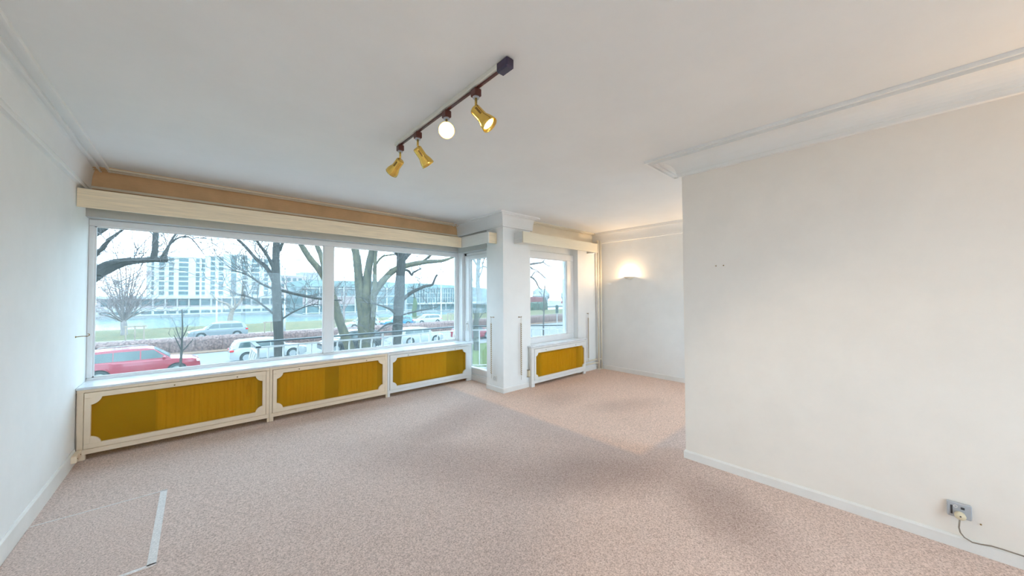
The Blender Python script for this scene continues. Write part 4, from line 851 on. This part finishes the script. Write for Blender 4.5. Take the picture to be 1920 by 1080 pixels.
    MB().box(xs1-0.08,xs1-0.015,-0.42,0.42,0.26*H_,0.36*H_).build('grille', cladm, t, local=True, bev=0.01)
    if suv:
        for s in (-1, 1):
            MB().tube([(xs0+0.75,s*(W_/2-0.30),H_-0.02),(xs0+0.85,s*(W_/2-0.30),H_+0.03),(-L_*0.0,s*(W_/2-0.30),H_+0.035),(L_*0.05,s*(W_/2-0.30),H_-0.01)], 0.014, 6).build('roof_rail', rimm, t, local=True)
    return t
def paint(name, c): return mat(name, c, 0.22, 0.0, noise=(1.5, 0.05), coat=0.7)
redp, whitep = paint('red_car_paint', (0.260,0.010,0.030)), paint('white_car_paint', (0.360,0.385,0.380))
greyp, bluep, darkp = paint('grey_car_paint', (0.180,0.207,0.216)), paint('blue_car_paint', (0.036,0.198,0.360)), paint('dark_car_paint', (0.020,0.030,0.035))
RG = GZ-0.04
car((-2.15,26.9,RG), R(3), 4.6, 1.86, 1.68, redp, 'shiny red estate car nearest the left window pane', 0.36, 1.0, 0.16)
car((3.75,29.3,RG), R(1), 4.35, 1.78, 1.48, whitep, 'white hatchback behind the dark straight tree trunk', 0.33)
car((9.1,29.0,RG), R(181), 4.5, 1.82, 1.62, darkp, 'dark car half hidden behind the many stemmed tree', 0.35, 1.0)
car((15.0,29.0,RG), R(0), 4.2, 1.76, 1.50, whitep, 'white hatchback behind the thick dark trunk on the near road', 0.33)
car((20.4,28.2,RG), R(0), 4.2, 1.78, 1.46, redp, 'red car cut off by the right window frame', 0.33)
car((1.7,47.0,RG), R(183), 4.7, 1.86, 1.66, greyp, 'grey car driving left on the far road', 0.35, 1.0)
car((16.2,47.2,RG), R(181), 4.3, 1.78, 1.48, whitep, 'pale far car behind the many stemmed tree', 0.33)
car((20.9,47.0,RG), R(180), 4.3, 1.78, 1.50, bluep, 'bright blue far car left of the thick dark trunk', 0.33)
car((25.7,47.2,RG), R(180), 4.4, 1.80, 1.50, whitep, 'white far car beside the ivy covered trunk', 0.33)
car((15.4,15.4,GZ), R(-35), 4.1, 1.75, 1.46, darkp, 'dark car below the balcony beyond the balcony door', 0.32)

# ================================================================== street furniture
woodpost = mat('weathered_wood', (0.288,0.234,0.180), 0.9, noise=(6, 0.25), stretch=(1,1,0.3))
steelw = mat('pale_painted_steel', (0.432,0.450,0.450), 0.5, noise=(5, 0.06))
for x, y, lab in ((5.6,42.3,'wooden tree guard frame behind the dark straight trunk'),(11.3,43.5,'wooden tree guard frame left of the window mullion'),(-4.0,45.0,'wooden tree guard frame behind the red car'),(27.6,43.5,'wooden tree guard frame near the right end of the hedge')):
    t = thing('tree_guard', (x,y,GZ), lab, 'tree guard', 'wooden tree guards along the far road')
    for dx in (-0.55, 0.0, 0.55): MB().box(x+dx-0.05,x+dx+0.05,y-0.05,y+0.05,GZ-0.05,GZ+1.75).build('post', woodpost, t)
    MB().box(x-0.7,x+0.7,y-0.08,y-0.05,GZ+1.62,GZ+1.74).build('top_rail', woodpost, t)
for x, y, h, lab in ((7.9,49.6,8.4,'pale lamp post right of the dark straight trunk'),(1.9,58.5,7.0,'pale lamp post on the bank above the grey car'),(29.6,49.6,9.0,'pale lamp post near the right edge of the wide window'),(46.5,47.0,9.0,'pale lamp post seen through the small window')):
    t = thing('lamp_post', (x,y,GZ), lab, 'lamp post', 'street lamp posts')
    z0 = GZ-0.05 if y < 55 else GZ+0.3
    MB().tube([(x,y,z0),(x,y,GZ+1.2),(x,y,GZ+h)], [0.12,0.10,0.06], 10).build('pole', steelw, t, smooth=True)
    MB().tube([(x,y,GZ+h-0.1),(x+0.1,y,GZ+h+0.2),(x+0.5,y,GZ+h+0.35),(x-1.4 if False else x+1.3,y,GZ+h+0.4)], 0.04, 8).build('arm', steelw, t, smooth=True)
    MB().box(x+1.1,x+1.9,y-0.13,y+0.13,GZ+h+0.34,GZ+h+0.46).build('lantern', steelw, t, bev=0.03)
t = thing('traffic_sign', (32.0,25.9,GZ), 'white triangular sign with red border above a traffic light', 'road sign')
redm, whitem = mat('sign_red', (0.330,0.028,0.044), 0.4, noise=(8,0.05)), mat('sign_white', (0.301,0.306,0.306), 0.4, noise=(8,0.03))
nv = Vector((-32.0,-25.9,0)).normalized(); sd = Vector((-nv.y,nv.x,0))
MB().tube([(32.0,25.9,GZ),(32.0,25.9,1.35)], 0.05, 8).build('pole', steelw, t)
def tri(r, off, th, nm, mm, par):
    c = Vector((32.0,25.9,0.75)) + nv*off; P = [c + sd*r*math.cos(a) + Vector((0,0,r*math.sin(a))) for a in (math.pi/2, math.pi*7/6, math.pi*11/6)]
    return MB().add([tuple(p) for p in P]+[tuple(p+nv*th) for p in P], [(0,1,2),(3,4,5),(0,1,4,3),(1,2,5,4),(2,0,3,5)]).build(nm, mm, par)
pb = tri(0.46, 0.06, 0.02, 'border', redm, t); tri(0.27, 0.085, 0.01, 'face', whitem, t)
t = thing('traffic_light', (31.2,26.3,GZ), 'grey green traffic light below the triangular sign', 'traffic light')
MB().tube([(31.2,26.3,GZ),(31.2,26.3,0.4)], 0.05, 8).build('pole', steelw, t)
hb = MB().obox((31.2,26.3,-0.15)+nv*0.12 if False else tuple(Vector((31.2,26.3,-0.15))+nv*0.12), sd, nv, (0,0,1), 0.17, 0.12, 0.48).build('housing', mat('signal_green', (0.10,0.19,0.18), 0.5, noise=(6,0.1)), t)
for k in range(3):
    MB().lathe([(0,0.0),(0.10,0.0),(0.11,0.05),(0.10,0.05),(0.09,0.01),(0,0.01)], 14, Matrix.Translation(Vector((31.2,26.3,0.14-k*0.29))+nv*0.24) @ rot_to(nv)).build('lens', darkgrey, hb)
t = thing('red_van', (76.0,71.5,GZ), 'distant red van beyond the green hedge', 'van')
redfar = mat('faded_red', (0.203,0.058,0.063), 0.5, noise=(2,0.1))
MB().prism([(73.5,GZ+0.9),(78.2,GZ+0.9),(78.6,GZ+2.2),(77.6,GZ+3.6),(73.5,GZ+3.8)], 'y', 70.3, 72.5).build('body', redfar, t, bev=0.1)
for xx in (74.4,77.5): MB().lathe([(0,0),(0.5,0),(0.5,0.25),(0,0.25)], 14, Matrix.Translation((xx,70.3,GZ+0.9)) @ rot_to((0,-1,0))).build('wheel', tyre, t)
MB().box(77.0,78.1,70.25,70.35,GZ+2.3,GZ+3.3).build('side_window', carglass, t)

# ================================================================== balcony and railing
balm = mat('balcony_concrete', (0.306,0.297,0.288), 0.8, noise=(4,0.08))
tag(MB().prism([(0.5,5.56),(3.745,5.56),(3.745,4.42),(6.35,4.42),(6.35,4.62),(4.30,6.34),(0.5,6.34)], 'z', -0.24, -0.07).build('balcony_slab', balm), 'pale concrete balcony slab outside the windows', 'balcony')
railw = mat('railing_white', (0.750,0.750,0.740), 0.5, noise=(12,0.05)); handm = mat('railing_handrail', (0.054,0.081,0.090), 0.4, noise=(10,0.1))
t = thing('balcony_railing', (2.4,6.2,-0.07), 'white balcony railing with bowed balusters and dark handrail', 'railing')
path = [Vector((0.60,5.58)),Vector((0.60,6.20)),Vector((4.20,6.20)),Vector((6.15,4.68))]
def run(z, hw, hh, nm, mm):
    for a, b_ in zip(path, path[1:]):
        d = (b_-a); L_ = d.length; d.normalize(); c = (a+b_)/2
        MB().obox((c.x,c.y,z), (d.x,d.y,0), (-d.y,d.x,0), (0,0,1), L_/2+hw*0.9, hw, hh).build(nm, mm, t, bev=0.004)
run(0.835, 0.028, 0.012, 'handrail', handm); run(0.752, 0.014, 0.012, 'mid_rail', railw); run(0.0, 0.014, 0.010, 'bottom_rail', railw)
bal_me, post_me = None, None
for a, b_ in zip(path, path[1:]):
    d = (b_-a); L_ = d.length; d.normalize(); out = Vector((-d.y, d.x)); n = max(2, round(L_/0.185)); ang = math.atan2(d.y, d.x)
    for i in range(n+1):
        p = a + d*L_*i/n
        if bal_me is None:
            prof = [(0,0.742),(0.018,0.70),(0.03,0.64),(0.026,0.55),(0.005,0.42),(-0.004,0.3),(0.006,0.15),(0.0,0.0)]
            o = MB().tube([(0,q[0],q[1]) for q in prof], 0.0125, 6).build('baluster', railw, t, smooth=True, local=True); bal_me = o.data
        else: o = bpy.data.objects.new('baluster', bal_me); COL.objects.link(o); o.parent = t
        o.location = (p.x-2.4, p.y-6.2, 0.07); o.rotation_euler = (0,0,ang)
        if i % 5 == 0:
            if post_me is None:
                o = MB().box(-0.016,0.016,-0.012,0.012,-0.07,0.825).build('post', railw, t, local=True); post_me = o.data
            else: o = bpy.data.objects.new('post', post_me); COL.objects.link(o); o.parent = t
            o.location = (p.x-2.4, p.y-6.2, 0.07); o.rotation_euler = (0,0,ang)

# ================================================================== buildings across the river
concw = mat('white_concrete', (0.430,0.440,0.440), 0.9, noise=(0.3,0.05))
facglass = mat('facade_glass', (0.063,0.117,0.126), 0.15, noise=(0.5,0.35))
palepanel = mat('pale_panel', (0.306,0.342,0.351), 0.8, noise=(0.5,0.1))
hazeb = mat('grey_block', (0.288,0.297,0.306), 0.9, noise=(0.2,0.1)); pinkb = mat('pink_block', (0.378,0.306,0.297), 0.9, noise=(0.2,0.08))
t = thing('apartment_building', (5,190,-5.6), 'long white apartment block with vertical window strips', 'building')
strips = [(-12.9,-12.2),(-10.9,-9.4),(-8.2,-6.8),(-5.4,-2.6),(-0.4,0.7),(1.4,2.4),(4.1,5.5),(6.7,8.2),(10.7,12.5),(14.5,16.3),(17.8,20.5),(22.3,23.8),(25.2,26.6)]
tops = lambda x: 17.3 if x < 3 else (19.6 if 8.5 < x < 15.5 else 18.4)
edges = [-14.2]+[e for s in strips for e in s]+[28.5]
for i in range(0, len(edges), 2):
    xm = (edges[i]+edges[i+1])/2
    MB().box(edges[i],edges[i+1],190,204,1.7,tops(xm)).build('pier', concw, t)
win_me = {}; sp_me = {}
for a, b_ in strips:
    tp = tops((a+b_)/2) - 0.5; nf = 1 if a == 10.7 else 8; fh = (tp-1.7)/nf
    MB().box(a,b_,190.6,204,1.7,tp+0.5).build('recess_wall', palepanel, t)
    for k in range(nf):
        MB().box(a,b_,190.25,190.5,1.7+fh*k+fh*(0.30 if nf > 1 else 0.02),1.7+fh*(k+1)-0.05).build('window', facglass, t)
        if nf > 1: MB().box(a,b_,190.1,190.6,1.7+fh*k,1.7+fh*k+fh*0.28).build('spandrel', concw if k % 2 else palepanel, t)
MB().box(-26,34,186.2,206,0.7,1.7).build('podium_roof', concw, t)
MB().box(-26,34,187.5,206,-2.6,0.7).build('upper_podium', pinkb, t)
MB().box(-26,34,186.2,206,-5.6,-2.6).build('lower_podium', concw, t)
for k in range(17):
    x = -25+k*3.3
    MB().box(x,x+2.6,187.42,187.6,-2.0,0.4).build('window', facglass, t)
    MB().box(x,x+2.65,186.1,186.3,-5.0,-3.9).build('window', facglass, t)
    MB().box(x+2.8,x+3.05,186.3,187.5,-2.6,0.7).build('column', concw, t)
# low blocks right of it
for x0, x1, y, z1, m_, lab, nw in ((29,44,215,12,pinkb,'pinkish distant block right of the white apartment block',5),(44.5,62,230,15,hazeb,'grey distant block behind the dark straight tree',5),(-60,-31,200,13,pinkb,'pinkish distant block left of the white apartment block',7)):
    t = thing('distant_block', ((x0+x1)/2,y,-5.6), lab, 'building')
    MB().box(x0,x1,y,y+14,-5.6,z1).build('wall', m_, t)
    MB().box(x0-0.3,x1+0.3,y-0.3,y+14,z1,z1+0.6).build('roof', concw, t)
    for r_ in range(5):
        for k in range(nw):
            wx = x0+1+(x1-x0-2)*k/nw
            MB().box(wx,wx+(x1-x0-2)/nw*0.62,y-0.12,y+0.05,-2.5+r_*3.0,-0.9+r_*3.0).build('window', facglass, t)
# glass sports hall
t = thing('glass_hall', (70,150,-5.6), 'low glass hall with white steel frame and green roof', 'building')
roofm = mat('pale_green_roof', (0.180,0.261,0.261), 0.6, noise=(0.3,0.08)); hallglass = mat('hall_glass', (0.108,0.180,0.189), 0.12, noise=(0.3,0.3)); brick = mat('hall_brick', (0.324,0.252,0.243), 0.9, noise=(1,0.1))
MB().box(30,77,152,183,-5.6,5.2).build('wall', hallglass, t)
MB().prism([(30,5.2),(76.5,5.2),(76.5,6.8),(60,7.8),(30,7.6)], 'y', 151.2, 183.5).build('roof', roofm, t)
MB().prism([(76.5,5.0),(100,5.4),(120,4.2),(120,5.2),(100,6.6),(76.5,7.4)], 'y', 151.2, 183.5).build('roof', roofm, t)
MB().box(77,120,152,183,-5.6,5.2).build('wall', hallglass, t)
for z in (4.6,1.3,-2.3,-5.2): MB().box(30,76.6,151.4,151.9,z-0.14,z+0.14).build('beam', concw, t)
MB().box(30,58,151.5,151.95,-1.9,1.1).build('brick_panel', brick, t)
for k in range(11): MB().box(31+k*4.5,31.4+k*4.5,151.3,151.9,-5.6,5.2).build('column', concw, t)
for k in range(16): MB().box(77.2+k*1.42,77.4+k*1.42,151.6,151.95,-2.1,5.0).build('mullion', concw, t)
for z in (5.0,2.7,0.4,-2.1): MB().box(77,120,151.6,151.95,z-0.1,z+0.1).build('transom', concw, t)
MB().box(76,125,149.6,151.9,-2.7,-2.1).build('walkway_deck', concw, t)
for k in range(7): MB().box(78+k*7,78.25+k*7,149.8,150.1,-5.6,-2.7).build('deck_post', concw, t)
# hazy belt of distant trees behind the small window
belt = mat('hazed_crown', (0.420,0.450,0.450), 1.0, noise=(0.35,0.35), bump=(1.2,1.0,0.6))  # distance haze painted into the pale crown colour
rnd = random.Random(12)
for k in range(9):
    x = 140+k*12+rnd.uniform(-3,3); y = 128-k*7+rnd.uniform(-4,4); h = rnd.uniform(6.5,9)
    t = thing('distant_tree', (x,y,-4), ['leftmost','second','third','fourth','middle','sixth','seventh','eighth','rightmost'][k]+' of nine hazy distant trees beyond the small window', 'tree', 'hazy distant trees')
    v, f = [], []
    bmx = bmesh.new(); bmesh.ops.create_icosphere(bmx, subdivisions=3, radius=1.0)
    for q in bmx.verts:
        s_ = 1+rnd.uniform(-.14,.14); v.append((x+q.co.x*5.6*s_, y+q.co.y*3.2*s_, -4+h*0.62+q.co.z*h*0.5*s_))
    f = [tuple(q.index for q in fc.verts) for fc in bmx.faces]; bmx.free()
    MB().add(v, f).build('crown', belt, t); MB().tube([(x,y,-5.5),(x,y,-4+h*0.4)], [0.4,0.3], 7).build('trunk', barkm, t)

# ================================================================== mist hanging over the river
hz = bpy.data.materials.new('river_mist'); hz.use_nodes = True; t_ = hz.node_tree; t_.nodes.clear()
vo = t_.nodes.new('ShaderNodeVolumePrincipled'); ou = t_.nodes.new('ShaderNodeOutputMaterial'); t_.links.new(vo.outputs[0], ou.inputs['Volume'])
vo.inputs['Color'].default_value = (0.93,1.0,1.0,1); vo.inputs['Density'].default_value = 0.00025; vo.inputs['Anisotropy'].default_value = 0.0
mist = MB().box(X0+2,X1-2,52,235,-6.35,60).build('river_mist', hz); tag(mist, 'thin pale mist hanging over the river', 'mist', kind='stuff')
